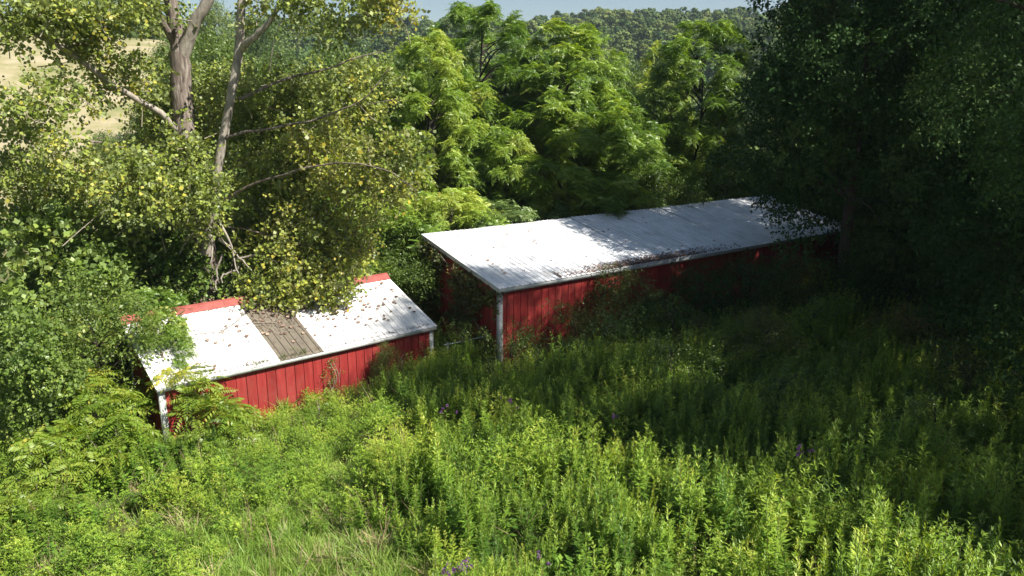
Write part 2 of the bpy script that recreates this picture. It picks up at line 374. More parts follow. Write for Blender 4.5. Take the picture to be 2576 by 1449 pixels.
def fill_clumps(geo, clumps, T, dens, size=(.85, 1.2), up=.6, var_clump=.12, shell=.55):
    """clumps: list of (centre, radius xyz). sprays on the outer part of each clump, pointing out and drooping"""
    for c, r in clumps:
        c = np.asarray(c, float); r = np.asarray(r, float) * np.ones(3)
        n = max(3, int(dens * (r[0] * r[1] + r[1] * r[2] + r[0] * r[2]) / 3 * 12.5 * rng.uniform(.8, 1.2)))
        d = unit(rng.normal(0, 1, (n, 3)) + np.array([0, 0, .25])); 
        rad = shell + (1.08 - shell) * rng.random(n) ** .6
        P = c + d * r * rad[:, None]
        out = unit(d + np.array([0, 0, .1]) + rng.normal(0, .45, (n, 3)))
        upv = unit(np.array([0, 0, 1.]) * up + d * (1 - up) + rng.normal(0, .3, (n, 3)))
        S = rng.uniform(size[0], size[1], n)
        var = .5 + rng.normal(0, var_clump) + rng.normal(0, .08, n)
        k = rng.integers(0, len(T), n); Mx = frames(out, upv)
        for q in range(len(T)):
            s = k == q
            instance(geo, T[q], Mx[s], P[s], S[s], var[s])
def fill_whorls(geo, clumps, T, dens, size=(.85, 1.2), tilt=.55, var_clump=.12, shell=.5):
    for c, r in clumps:
        c = np.asarray(c, float); r = np.asarray(r, float) * np.ones(3)
        n = max(2, int(dens * (r[0] * r[1] + r[1] * r[2] + r[0] * r[2]) / 3 * 12.5 * rng.uniform(.8, 1.2)))
        d = unit(rng.normal(0, 1, (n, 3)) + np.array([0, 0, .5])); rad = shell + (1.08 - shell) * rng.random(n) ** .6
        P = c + d * r * rad[:, None]
        z = unit(np.array([0, 0, 1.]) + d * tilt + rng.normal(0, .22, (n, 3)))
        t = unit(np.cross(z, rng.normal(0, 1, (n, 3)))); Mx = frames(t, z)
        S = rng.uniform(size[0], size[1], n); var = .5 + rng.normal(0, var_clump) + rng.normal(0, .1, n)
        k = rng.integers(0, len(T), n)
        for q in range(len(T)):
            s = k == q
            instance(geo, T[q], Mx[s], P[s], S[s], var[s])

def crown_clumps(h, r, zlo, n, csize, seed, lean=(0, 0), shape='round', flat=.75):
    """clump centres through the outer crown volume of a tree h high, crown radius r, crown from zlo up"""
    rr = np.random.default_rng(seed); out = []
    lobes = [(rr.uniform(0, 6.28), rr.uniform(.7, 1.2)) for _ in range(5)]
    while len(out) < n:
        t = rr.random() ** .8; z = zlo + (h - zlo) * t; a = rr.uniform(0, 2 * math.pi)
        if shape == 'round': prof = math.sqrt(max(0, 1 - (2 * t - .9) ** 2 / 1.25))
        elif shape == 'vase': prof = (.35 + .75 * t) * math.sqrt(max(0, 1 - max(0, (t - .62) / .42) ** 2))
        else: prof = math.sqrt(max(0, 1 - t ** 1.8)) * (.8 + .2 * min(1, t * 5))
        lob = 1 + .22 * sum(w * math.cos(a - p) for p, w in lobes[:3]) / 3 + .15 * math.sin(3 * a + z)
        q = r * prof * lob * (.35 + .65 * rr.random() ** .5)
        c = np.array([q * math.cos(a) + lean[0] * t, q * math.sin(a) + lean[1] * t, z])
        s = csize * rr.uniform(.6, 1.35) * (1 - .35 * t)
        out.append((c, np.array([s, s, s * flat])))
    return out

def limbs_to(clumps, trunk_pts, n, r0, seed, start=.3):
    rr = np.random.default_rng(seed); g = []
    idx = rr.permutation(len(clumps))[:n]
    T = np.asarray(trunk_pts)
    for i in idx:
        c = clumps[i][0]
        hz = np.clip(c[2] - .55 * np.linalg.norm(c[:2] - np.interp(c[2], T[:, 2], T[:, 0])), T[0, 2] + start * (T[-1, 2] - T[0, 2]), T[-1, 2])
        b = np.array([np.interp(hz, T[:, 2], T[:, 0]), np.interp(hz, T[:, 2], T[:, 1]), hz])
        m = (b + c) / 2 + np.array([0, 0, .12 * np.linalg.norm(c - b)]) + rr.normal(0, .12, 3)
        P = curve_pts([b, m, c], 7); L = np.linalg.norm(c - b)
        rad = np.linspace(min(r0, .02 + .018 * L), .008, 7)
        g.append(tube(P, rad, 5, .05, i))
    return g

TREES = {}
def tree_meshes(key, h, r, zlo, n, cs, seed, leafT, leafmat, dens, barkmat, tr=.14, shape='round', size=(.85, 1.2), kind='spray', lean=(0, 0), nl=26, flat=.75, shell=.5, vc=.12):
    cl = crown_clumps(h, r, zlo, n, cs, seed, lean, shape, flat)
    g = Geo(); (fill_whorls if kind == 'whorl' else fill_clumps)(g, cl, leafT, dens, size, shell=shell, var_clump=vc)
    crown = g.mesh(key + '_crown', leafmat)
    rr = np.random.default_rng(seed + 7)
    ct = [(0, 0, -.4), (rr.normal(0, .12), rr.normal(0, .12), h * .3), (lean[0] * .4 + rr.normal(0, .2), lean[1] * .4 + rr.normal(0, .2), h * .62), (lean[0] * .9, lean[1] * .9, h * .93)]
    tp = curve_pts(ct, 18); rad = np.interp(np.linspace(0, 1, 18), [0, .05, .6, 1], [tr * 1.35, tr, tr * .55, .015])
    V, F = tube(tp, rad, 9, .05, seed); g2 = Geo(); g2.add(V, F); trunk = g2.mesh(key + '_trunk', barkmat, True)
    g3 = Geo()
    for V, F in limbs_to(cl, tp, nl, tr * .6, seed): g3.add(V, F)
    limbs = g3.mesh(key + '_limbs', barkmat, True)
    TREES[key] = (trunk, limbs, crown, h, r)
    return TREES[key]
def put_tree(key, name, x, y, label, cat='tree', group=None, h=None, wid=1., rz=None, sink=0):
    trunk, limbs, crown, h0, r0 = TREES[key]
    z = float(terr(x, y)) - sink
    e = empty(name, (x, y, z), label, cat, group, rng.uniform(0, 6.28) if rz is None else rz)
    s = (h or h0) / h0; e.scale = (s * wid, s * wid, s)
    link('trunk', trunk, e)
    tag(link('limbs', limbs, e), kind='stuff')
    tag(link('crown', crown, e), kind='stuff')
    return e

# ------------------------------------------------------------------ the two sheds
def wall_panel_mesh(wd, z0, z1a, z1b, th=.022):
    V = [(0, -th, z0), (wd, -th, z0), (wd, 0, z0), (0, 0, z0), (0, -th, z1a), (wd, -th, z1b), (wd, 0, z1b), (0, 0, z1a)]
    c = .004
    F = [(0, 3, 2, 1), (4, 5, 6, 7), (0, 1, 5, 4), (1, 2, 6, 5), (2, 3, 7, 6), (3, 0, 4, 7)]
    return mesh('wall_panel', V, F, M['red'])
def sheet_mesh(name, wd, s0, s1, mat, ribs=4, hgt=.026, bend=0.0):
    """ribbed sheet: local x across, local y up the slope, z out"""
    xs = []; zs = []; pitch = wd / ribs
    for i in range(ribs):
        c = (i + .5) * pitch
        for dx, z in ((-.026, 0), (-.011, hgt), (.011, hgt), (.026, 0)): xs.append(c + dx); zs.append(z)
    xs = [-.02] + xs + [wd + .012]; zs = [.004] + zs + [0]
    ys = np.linspace(s0, s1, 5); V = []; n = len(xs)
    for z_off in (0, -.006):
        for y in ys:
            for x, z in zip(xs, zs): V.append((x, y, z + z_off + bend * math.sin(y * 1.7 + x)))
    F = []; m = len(ys)
    for j in range(m - 1):
        for i in range(n - 1):
            a = j * n + i; F.append((a, a + 1, a + n + 1, a + n)); b = m * n + a; F.append((b, b + n, b + n + 1, b + 1))
    for i in range(n - 1): F.append((i, m * n + i, m * n + i + 1, i + 1)); a = (m - 1) * n + i; F.append((a, a + 1, m * n + a + 1, m * n + a))
    return mesh(name, V, F, mat)

def shed(name, P0, az, L, W, eave, rise, label, pan, brown=None, cap=False, roofm='roof', zg=0.0):
    """P0: the corner where the nearest roof eave begins; local x along the eaves, local y to the back"""
    root = empty(name, (P0[0], P0[1], zg), label, 'shed', rz=R(90 - az))
    e = eave - zg; base = -.7; ang = math.atan2(rise, W)
    # inner carcass
    t = .028
    V = [(t, t, base), (L - t, t, base), (L - t, W - t, base), (t, W - t, base), (t, t, e - .06), (L - t, t, e - .06), (L - t, W - t, e + rise - .06), (t, W - t, e + rise - .06)]
    F = [(0, 3, 2, 1), (4, 5, 6, 7), (0, 1, 5, 4), (1, 2, 6, 5), (2, 3, 7, 6), (3, 0, 4, 7)]
    link('wall_frame', mesh('wall_frame', V, F, M['red']), root)
    n = int(round(L / pan)); pw = L / n; gap = .024
    pm = wall_panel_mesh(pw - gap, base, e - .05, e - .05)
    for side in (0, 1):
        for i in range(n):
            o = link('wall_panel', pm if side == 0 else bpm, root) if side == 0 or i else None
            if side == 0:
                o.location = (i * pw + gap / 2, t - .001 + rng.uniform(-.002, .002), 0)
            else:
                if o is None: bpm = wall_panel_mesh(pw - gap, base, e + rise - .05, e + rise - .05); o = link('wall_panel', bpm, root)
                o.location = (L - i * pw - gap / 2, W - t + .001, 0); o.rotation_euler = (0, 0, math.pi)
    n2 = int(round(W / pan)); pw2 = W / n2
    for i in range(n2):
        za = e - .05 + rise * (i * pw2 + gap / 2) / W; zb = e - .05 + rise * ((i + 1) * pw2 - gap / 2) / W
        o = link('wall_panel', wall_panel_mesh(pw2 - gap, base, zb, za), root)      # left end
        o.rotation_euler = (0, 0, -math.pi / 2); o.location = (t - .001, (i + 1) * pw2 - gap / 2, 0)
        o = link('wall_panel', wall_panel_mesh(pw2 - gap, base, za, zb), root)
        o.rotation_euler = (0, 0, math.pi / 2); o.location = (L - t + .001, i * pw2 + gap / 2, 0)
    # corner posts
    for cx in (0, L):
        for cy in (0, W):
            sx = 1 if cx == 0 else -1; sy = 1 if cy == 0 else -1; zt = e - .06 + (rise if cy else 0)
            g = Geo()
            x0, x1 = sorted((cx - sx * .012, cx + sx * .15)); y0, y1 = sorted((cy - sy * .012, cy + sy * .025)); g.add(*box(x0, x1, y0, y1, base, zt))
            x0, x1 = sorted((cx - sx * .010, cx + sx * .027)); y0, y1 = sorted((cy + sy * .026, cy + sy * .15)); g.add(*box(x0, x1, y0, y1, base, zt))
            link('corner_post', g.mesh('corner_post', M['white']), root)
    # roof sheets
    sl_len = math.hypot(W, rise); ns = int(round((L + .16) / (.70 if cap else .914))); wd = (L + .16) / ns
    rb = 3 if cap else 4; sm = sheet_mesh('roof_sheet', wd, -.16, sl_len + .10, M[roofm], rb); bm = sheet_mesh('roof_sheet', wd, -.16, sl_len + .10, M['brown'], rb)
    for i in range(ns):
        isb = brown is not None and brown[0] <= (i + .5) * wd <= brown[1]
        o = link('roof_sheet', bm if isb else sm, root)
        o.location = (-.08 + i * wd, 0, e + .012 + rng.uniform(-.003, .003)); o.rotation_euler = (ang + rng.normal(0, .0015), rng.normal(0, .001), 0)
        if isb: o['label'] = 'weathered brown translucent roof sheet'
    # fascia and rake boards
    g = Geo(); g.add(*box(-.075, L + .075, -.135, -.105, e - .17, e - .045)); link('fascia_board', g.mesh('fascia_board', M['white']), root)
    g = Geo(); g.add(*box(-.07, L + .07, -.104, -.013, e - .155, e - .135)); link('soffit', g.mesh('soffit', M['white']), root)
    for x0, x1 in ((-.072, -.035), (L + .035, L + .072)):
        y0, y1 = -.10, W + .09; za = e + rise / W * y0; zb = e + rise / W * y1
        V = [(x0, y0, za - .15), (x1, y0, za - .15), (x1, y1, zb - .15), (x0, y1, zb - .15), (x0, y0, za - .012), (x1, y0, za - .012), (x1, y1, zb - .012), (x0, y1, zb - .012)]
        link('rake_board', mesh('rake_board', V, [(0, 3, 2, 1), (4, 5, 6, 7), (0, 1, 5, 4), (1, 2, 6, 5), (2, 3, 7, 6), (3, 0, 4, 7)], M['white']), root)
    if cap:
        nseg = 3; Ls = (L + .2) / nseg
        for i in range(nseg):
            prof = [(W - .02, e + rise + .035), (W + .16, e + rise + .19), (W + .24, e + rise + .23), (W + .34, e + rise + .12), (W + .36, e + rise - .12)]
            V = []; n_ = len(prof)
            for k in range(2):
                for xx in (-.1 + i * Ls, -.1 + (i + 1) * Ls - .004):
                    for (yy, zz) in prof: V.append((xx, yy, zz - .006 * k))
            F = []
            for j in range(n_ - 1): F.append((j, n_ + j, n_ + j + 1, j + 1)); F.append((2 * n_ + j, 2 * n_ + j + 1, 3 * n_ + j + 1, 3 * n_ + j))
            F.append((0, 2 * n_, 3 * n_, n_)); F.append((n_ - 1, 2 * n_ - 1, 4 * n_ - 1, 3 * n_ - 1))
            link('ridge_cap', mesh('ridge_cap', V, F, M['redcap']), root)
    return root
AZ_L, AZ_S = 54.6, 50.0
BR0, BR1 = 3.6, 4.8
PL = onz(1255.3, 722.8, 2.9); LL, WL, RL = 21.3, 5.09, 1.05
PS = onz(1088.4, 815.9, 1.5); LS, WS, RS = 8.96, 2.89, 1.05
dS = np.array([math.sin(R(AZ_S)), math.cos(R(AZ_S)), 0]); eS = np.array([-math.cos(R(AZ_S)), math.sin(R(AZ_S)), 0])
dL = np.array([math.sin(R(AZ_L)), math.cos(R(AZ_L)), 0]); eL = np.array([-math.cos(R(AZ_L)), math.sin(R(AZ_L)), 0])
PS0 = PS - dS * LS
shed_l = shed('red_shed', PL, AZ_L, LL, WL, 2.9, RL, 'long red shed with a ribbed white metal lean-to roof running under the dark trees', .305)
shed_s = shed('red_shed', PS0, AZ_S, LS, WS, 1.5, RS, 'small low red shed with a white roof, two brown sheets and a red ridge cap', .30, brown=(BR0, BR1), cap=True, roofm='roof_s', zg=-.4)
def on_large(s, t, dz=0):      # s along the eave, t 0..1 up the slope
    return PL + dL * s + eL * WL * t + np.array([0, 0, RL * t + .03 + dz])
def on_small(s, t, dz=0):
    return PS0 + dS * s + eS * WS * t + np.array([0, 0, RS * t + .03 + dz])

# ------------------------------------------------------------------ tree kinds
tree_meshes('walnut_a', 12.5, 3.4, 2.2, 190, .56, 101, WHORL, M['walnut'], 5.0, M['bark_dark'], .12, 'round', kind='whorl', size=(.8, 1.25))
tree_meshes('walnut_b', 12.5, 3.6, 3.0, 175, .58, 102, WHORL, M['walnut'], 5.0, M['bark_dark'], .12, 'vase', kind='whorl', size=(.8, 1.25), lean=(.6, 0))
tree_meshes('walnut_c', 9.0, 3.8, 1.4, 175, .58, 103, WHORL, M['walnut'], 5.0, M['bark_dark'], .10, 'round', kind='whorl', size=(.8, 1.2))
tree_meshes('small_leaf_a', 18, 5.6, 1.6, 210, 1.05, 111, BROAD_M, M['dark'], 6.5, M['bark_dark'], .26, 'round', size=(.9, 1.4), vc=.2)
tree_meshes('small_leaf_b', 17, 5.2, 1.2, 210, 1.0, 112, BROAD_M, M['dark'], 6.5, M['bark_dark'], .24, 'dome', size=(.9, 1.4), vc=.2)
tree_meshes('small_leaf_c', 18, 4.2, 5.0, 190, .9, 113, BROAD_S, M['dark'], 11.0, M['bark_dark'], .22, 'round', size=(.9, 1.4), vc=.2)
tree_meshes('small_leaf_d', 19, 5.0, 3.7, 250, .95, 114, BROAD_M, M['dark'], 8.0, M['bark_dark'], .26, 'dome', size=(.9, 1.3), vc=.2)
tree_meshes('field_tree', 10, 3.4, 1.2, 60, 1.0, 121, BROAD_S, M['green'], 6, M['bark_dark'], .16, 'dome', size=(1.7, 2.4))
tree_meshes('bush_pinnate', 3.2, 1.5, .5, 26, .5, 131, WHORL_S, M['bluegreen'], 10, M['bark_dark'], .04, 'round', kind='whorl', nl=14)
tree_meshes('bush_broad', 3.2, 1.6, .3, 34, .55, 132, BROAD_S, M['green'], 12, M['bark_dark'], .04, 'dome', nl=14, size=(.8, 1.1))
tree_meshes('bush_walnut', 4.2, 2.0, .6, 34, .62, 134, WHORL, M['walnut'], 6, M['bark_dark'], .05, 'round', kind='whorl', nl=14, size=(.65, .95))
tree_meshes('bush_large_leaf', 5.5, 2.3, .8, 60, .60, 133, BROAD_L, M['bigleaf'], 9, M['bark_dark'], .08, 'round', nl=18, size=(.8, 1.1))

def X(u, y): return at(u, 400, y)[0]
def H(v, u, y): 
    p = at(u, v, y); return float(p[2] - terr(p[0], p[1]))
def grow(key, name, u, y, v, label, cat='tree', group=None, wid=1.0, rz=None, uh=None):
    x = X(u, y); return put_tree(key, name, x, y, label, cat, group, h=H(v, u, y), wid=wid, rz=rz)

# walnut-like trees behind the long shed
grow('walnut_a', 'walnut_tree', 1085, 36.5, 95, 'bright green feathery tree behind the gap between the two red sheds', wid=.78)
grow('walnut_b', 'walnut_tree', 1215, 42, 28, 'tallest feathery green tree behind the long shed, its tip against the sky', wid=.82)
grow('walnut_a', 'walnut_tree', 1425, 41, 66, 'wide feathery green tree behind the middle of the long white roof', wid=1.0)
grow('walnut_c', 'walnut_tree', 1440, 39.0, 245, 'low rounded feathery tree close behind the long shed, brightest of its row', wid=1.05)
grow('walnut_c', 'walnut_tree', 1270, 37.0, 330, 'low feathery tree leaning over the back edge of the long roof near its left end', wid=.72)
grow('walnut_b', 'walnut_tree', 1745, 46, 68, 'feathery tree with a thin bare dark trunk just left of the black tree mass', wid=.85, rz=1.0)
grow('walnut_a', 'walnut_tree', 1655, 56, 120, 'narrow feathery tree standing in the dip before the wooded hill', wid=.6)
grow('walnut_c', 'walnut_tree', 985, 39, 190, 'feathery green tree behind the yellowing cottonwood leaves', wid=.9)
grow('walnut_c', 'walnut_tree', 1600, 43, 330, 'small feathery tree in shade behind the shed roof beside the thin trunk', wid=.7)
grow('walnut_c', 'walnut_tree', 1340, 46, 140, 'feathery tree filling the gap between the tallest and the widest feathery trees', wid=1.1, rz=2.)
grow('walnut_c', 'walnut_tree', 1545, 46.5, 235, 'feathery tree at the right end of the bright row behind the long roof', wid=1.0, rz=4.)
grow('walnut_c', 'walnut_tree', 1150, 41, 215, 'feathery tree between the shed gap tree and the tallest feathery tree', wid=1.0, rz=5.)
# bushes close behind the long shed
BK = 'bushes crowding the back of the long shed'
for i, (u, y, v, k, lab) in enumerate([
    (1130, 32.0, 490, 'bush_walnut', 'leafy green bush behind the left end of the long white roof'),
    (1230, 33.2, 505, 'bush_pinnate', 'blue-green feathery bush left of centre behind the long roof'),
    (1330, 34.9, 500, 'bush_pinnate', 'blue-green feathery bush behind the middle of the long roof'),
    (1430, 36.6, 490, 'bush_walnut', 'bright feathery bush touching the middle of the roof edge'),
    (1545, 36.5, 455, 'bush_walnut', 'feathery bush whose branch hangs over the roof edge right of the sunlit part'),
    (1640, 38.5, 440, 'bush_broad', 'shaded bush behind the roof left of the thin bare trunk'),
    (1840, 44, 440, 'bush_broad', 'shaded bush behind the roof right of the thin bare trunk'),
    (1010, 31, 560, 'bush_broad', 'dark leafy bush in the gap behind the two sheds'),
    (1045, 28.5, 640, 'bush_broad', 'bush growing between the small shed and the end wall of the long shed')]):
    grow(k, 'bush', u, y, v, lab, 'bush', BK, rz=i * 1.7)

# dark trees on the right, and the ones beyond the frame that shade the clearing
DK = 'dark trees on the right'
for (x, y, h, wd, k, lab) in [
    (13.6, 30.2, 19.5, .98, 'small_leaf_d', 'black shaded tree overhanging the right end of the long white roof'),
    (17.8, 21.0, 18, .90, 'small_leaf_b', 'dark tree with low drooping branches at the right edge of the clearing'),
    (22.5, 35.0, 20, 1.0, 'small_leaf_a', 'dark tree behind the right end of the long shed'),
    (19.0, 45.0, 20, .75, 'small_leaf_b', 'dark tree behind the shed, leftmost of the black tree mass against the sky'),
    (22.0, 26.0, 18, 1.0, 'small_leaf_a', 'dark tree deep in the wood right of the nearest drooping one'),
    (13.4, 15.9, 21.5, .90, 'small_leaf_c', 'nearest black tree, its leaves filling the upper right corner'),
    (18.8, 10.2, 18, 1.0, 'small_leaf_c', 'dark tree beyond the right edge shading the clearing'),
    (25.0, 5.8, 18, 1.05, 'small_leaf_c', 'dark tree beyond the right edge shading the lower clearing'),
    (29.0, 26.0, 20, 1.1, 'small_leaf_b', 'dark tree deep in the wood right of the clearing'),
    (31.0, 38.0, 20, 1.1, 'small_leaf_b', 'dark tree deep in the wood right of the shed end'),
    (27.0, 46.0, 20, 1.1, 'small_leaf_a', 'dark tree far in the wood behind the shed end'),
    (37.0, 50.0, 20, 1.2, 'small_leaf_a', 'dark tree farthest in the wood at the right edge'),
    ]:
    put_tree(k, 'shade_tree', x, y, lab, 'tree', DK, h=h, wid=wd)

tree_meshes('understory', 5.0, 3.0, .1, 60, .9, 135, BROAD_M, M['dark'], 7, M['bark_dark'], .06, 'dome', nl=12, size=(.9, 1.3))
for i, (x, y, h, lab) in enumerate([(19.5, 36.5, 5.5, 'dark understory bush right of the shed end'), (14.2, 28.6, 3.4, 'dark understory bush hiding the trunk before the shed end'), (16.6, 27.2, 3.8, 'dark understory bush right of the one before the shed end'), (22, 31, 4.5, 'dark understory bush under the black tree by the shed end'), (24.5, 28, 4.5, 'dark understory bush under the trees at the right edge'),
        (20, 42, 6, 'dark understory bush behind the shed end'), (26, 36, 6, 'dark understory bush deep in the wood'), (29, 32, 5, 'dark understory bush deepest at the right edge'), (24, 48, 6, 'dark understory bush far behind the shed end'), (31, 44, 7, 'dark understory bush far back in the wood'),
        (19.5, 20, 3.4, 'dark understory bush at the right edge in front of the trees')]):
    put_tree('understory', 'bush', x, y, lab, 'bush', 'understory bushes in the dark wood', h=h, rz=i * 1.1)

# ------------------------------------------------------------------ cottonwood
def cottonwood():
    Y0 = 25.6
    b = at(520, 720, Y0); base = np.array([b[0], Y0, float(terr(b[0], Y0)) - .3])
    root = empty('cottonwood_tree', base, 'tall cottonwood with forked grey trunk and a leaning second stem behind the small shed', 'tree')
    L = lambda p: np.asarray(p, float) - base
    def part(name, ctrl, r, n=22, sides=11, mat='bark', wob=.05, seed=1, label=None):
        P = curve_pts([L(c) for c in ctrl], n); wr = np.random.default_rng(seed + len(ctrl) + int(abs(ctrl[-1][0]) * 9)); wg = wr.normal(0, 1, (n, 3)).cumsum(0); wg -= np.linspace(0, 1, n)[:, None] * wg[-1]; P[1:] += (wg * (.012 if max(r) > .15 else .035))[1:]
        rad = np.interp(np.linspace(0, 1, n), np.linspace(0, 1, len(r)), r)
        g = Geo(); g.add(*tube(P, rad, sides, wob, seed)); o = link(name, g.mesh(name, M[mat], True), root)
        if label: o['label'] = label
        return P + base
    A = part('trunk', [base, at(515, 640, Y0), at(480, 420, Y0 + .2), at(458, 260, Y0 + .3), at(452, 130, Y0 + .3)], [.48, .38, .36, .34, .31], 30, 14)
    part('branch', [at(452, 150, Y0 + .3), at(440, 60, Y0 + .3), at(425, -10, Y0 + .2), at(400, -150, Y0), at(380, -330, Y0)], [.29, .23, .20, .15, .06], 20, 10)
    part('branch', [at(458, 140, Y0 + .3), at(488, 60, Y0 + .2), at(522, 0, Y0 + .1), at(575, -120, Y0), at(600, -300, Y0)], [.24, .20, .18, .13, .05], 20, 10, 'bark_pale')
    part('branch', [at(448, 130, Y0 + .3), at(408, 50, Y0 - .1), at(380, 0, Y0 - .5), at(330, -90, Y0 - 1)], [.14, .1, .08, .04], 14, 8)
    B = part('branch', [at(520, 640, Y0 - .3), at(538, 510, Y0 - .5), at(557, 380, Y0 - .6), at(582, 250, Y0 - .6), at(600, 130, Y0 - .6), at(606, 40, Y0 - .6), at(615, -60, Y0 - .6), at(640, -250, Y0 - .5)], [.20, .165, .15, .145, .14, .135, .12, .05], 34, 11, 'bark_pale', label='pale leaning second stem')
    part('branch', [at(612, 122, Y0 - .6), at(640, 90, Y0 - .8), at(668, 72, Y0 - 1), at(700, 30, Y0 - 1.2), at(760, -40, Y0 - 1.6)], [.12, .10, .09, .075, .04], 16, 8, 'bark_pale')
    part('branch', [at(455, 330, Y0 + .2), at(390, 262, Y0 - .6), at(280, 190, Y0 - 1.6), at(180, 125, Y0 - 2.4), at(60, 70, Y0 - 3.2), at(-60, 20, Y0 - 4)], [.12, .10, .09, .075, .06, .03], 24, 8, 'bark_pale', label='long pale limb reaching out to the left')
    part('branch', [at(190, 135, Y0 - 2.3), at(150, 100, Y0 - 2.4), at(80, 45, Y0 - 2.6)], [.035, .03, .015], 10, 5, 'twig')
    part('branch', [at(560, 350, Y0 - .6), at(640, 330, Y0 - 1), at(760, 300, Y0 - 1.5), at(900, 260, Y0 - 2), at(985, 170, Y0 - 2)], [.055, .045, .035, .022, .01], 22, 6, 'bark')
    part('branch', [at(600, 250, Y0 - .6), at(690, 210, Y0), at(800, 180, Y0 + .5), at(960, 130, Y0 + 1)], [.06, .05, .04, .015], 14, 6, 'bark')
    part('branch', [at(540, 520, Y0 - .5), at(650, 470, Y0 - 1.2), at(800, 420, Y0 - 2), at(960, 430, Y0 - 2.6), at(1050, 480, Y0 - 2.8)], [.05, .04, .03, .02, .008], 22, 6, 'bark')
    part('branch', [at(535, 560, Y0 - .3), at(640, 575, Y0 - .4), at(760, 610, Y0 - .6), at(850, 680, Y0 - .8)], [.045, .03, .02, .008], 20, 6, 'bark')
    part('branch', [at(500, 540, Y0), at(420, 490, Y0 - 1), at(330, 470, Y0 - 1.8), at(250, 500, Y0 - 2.2)], [.07, .05, .035, .012], 16, 6, 'bark_pale')
    part('branch', [at(470, 420, Y0), at(380, 380, Y0 - 1), at(240, 350, Y0 - 1.8), at(120, 380, Y0 - 2.4)], [.07, .05, .035, .012], 16, 6, 'bark')
    rr = random.Random(3)
    # broken dead limbs round the foot of the stem
    for k, cs in enumerate([[(545, 545), (575, 610), (600, 680), (612, 735)], [(550, 600), (585, 640), (640, 690)], [(515, 540), (480, 590), (450, 640)],
                            [(512, 530), (538, 590), (530, 660)], [(600, 670), (570, 690), (560, 712)], [(560, 640), (548, 690), (545, 730)], [(585, 655), (650, 640), (700, 660)]]):
        part('dead_branch', [at(u, v, Y0 - .9 - .12 * j) for j, (u, v) in enumerate(cs)], [.055 if k < 3 else .035, .035, .02, .01][:len(cs)], 12, 6, 'bark_pale', .08, k)
    # foliage: ellipsoids (u, v, depth, half width px, half height px, half depth m, clumps, yellow)
    reg = [(90, 40, 22.5, 170, 55, 1.6, 26, 0), (260, 45, 24, 130, 60, 1.5, 22, 0), (400, 30, 26.5, 70, 40, 1.2, 8, 0), (200, 130, 23.9, 110, 30, 1.0, 7, 0),
           (50, 280, 21.5, 90, 80, .8, 13, 0), (150, 230, 22.5, 80, 60, .8, 5, 0), (360, 190, 25.5, 60, 60, 1.5, 9, 0), (410, 310, 26.5, 90, 80, 1.5, 22, 0),
           (250, 260, 24, 60, 40, .8, 2, 0), (120, 420, 21.5, 160, 90, 1.5, 28, 0), (300, 480, 23, 150, 100, 1.4, 31, 0), (420, 490, 23.5, 130, 70, 1.0, 26, 0),
           (560, 240, 28, 130, 85, 1.5, 26, 0), (640, 300, 27, 160, 120, 1.5, 44, 0), (780, 250, 27, 150, 85, 1.5, 36, 0), (900, 235, 27.5, 110, 85, 1.3, 24, 0),
           (700, 430, 26, 150, 110, 1.4, 33, 0), (860, 400, 25, 130, 110, 1.3, 28, 1), (980, 430, 24, 95, 90, 1.0, 16, 1), (800, 560, 25.5, 140, 80, 1.2, 22, 1),
           (640, 560, 26.5, 100, 90, 1.2, 20, 0), (430, 620, 26.5, 120, 60, 1.0, 16, 0), (720, 660, 25.0, 110, 60, .9, 16, 1), (850, 650, 25.3, 85, 55, .8, 15, 1), (775, 745, 24.2, 90, 28, .5, 9, 1), (470, 400, 24.6, 50, 95, .5, 11, 0), (505, 560, 24.5, 50, 40, .4, 5, 0), (650, 752, 24.0, 60, 22, .4, 7, 1), (640, 735, 24.6, 80, 22, .4, 8, 0), (820, 715, 24.6, 90, 30, .5, 12, 1), (700, 760, 24.0, 70, 22, .4, 6, 1),
           (650, 20, 25, 60, 30, 1., 3, 0), (760, 20, 24, 75, 30, .9, 9, 0), (850, 60, 23.6, 60, 30, .8, 5, 0), (930, 12, 23.2, 80, 22, .8, 8, 0), (990, 40, 23.0, 20, 10, .3, 2, 1),
           (270, -120, 26, 230, 70, 3, 32, 0), (850, -120, 25, 170, 60, 2.5, 14, 0)]
    g = Geo(); gy = Geo(); tw = Geo()
    for (u, v, y, ru, rv, rd, n, yl) in reg:
        for i in range(n):
            q = unit(rng.normal(0, 1, 3)) * rng.random() ** .42
            c = at(u + q[0] * ru, v + q[1] * rv, y + q[2] * rd)
            r = rng.uniform(.28, .58)
            fill_clumps(gy if (yl and rng.random() < .8) else g, [(L(c), (r, r, r * .8))], BROAD, 8.0, (.8, 1.15), up=.5, var_clump=.14, shell=.25)
            if rng.random() < .45:
                q2 = c + rng.normal(0, .55, 3) + np.array([0, 0, -.35]); P = curve_pts([L(q2), L((q2 + c) / 2) + rng.normal(0, .08, 3), L(c)], 6)
                tw.add(*tube(P, np.linspace(.016, .006, 6), 4))
    tag(link('crown', g.mesh('crown', M['cotton']), root), kind='stuff', label='grey-green round leaves')
    tag(link('crown', gy.mesh('crown', M['cotton_y']), root), kind='stuff', label='yellowing leaves on the branches over the small shed')
    tag(link('twigs', tw.mesh('twigs', M['twig']), root), kind='stuff')
    print('cottonwood tris', g.tris(), gy.tris())
cottonwood()

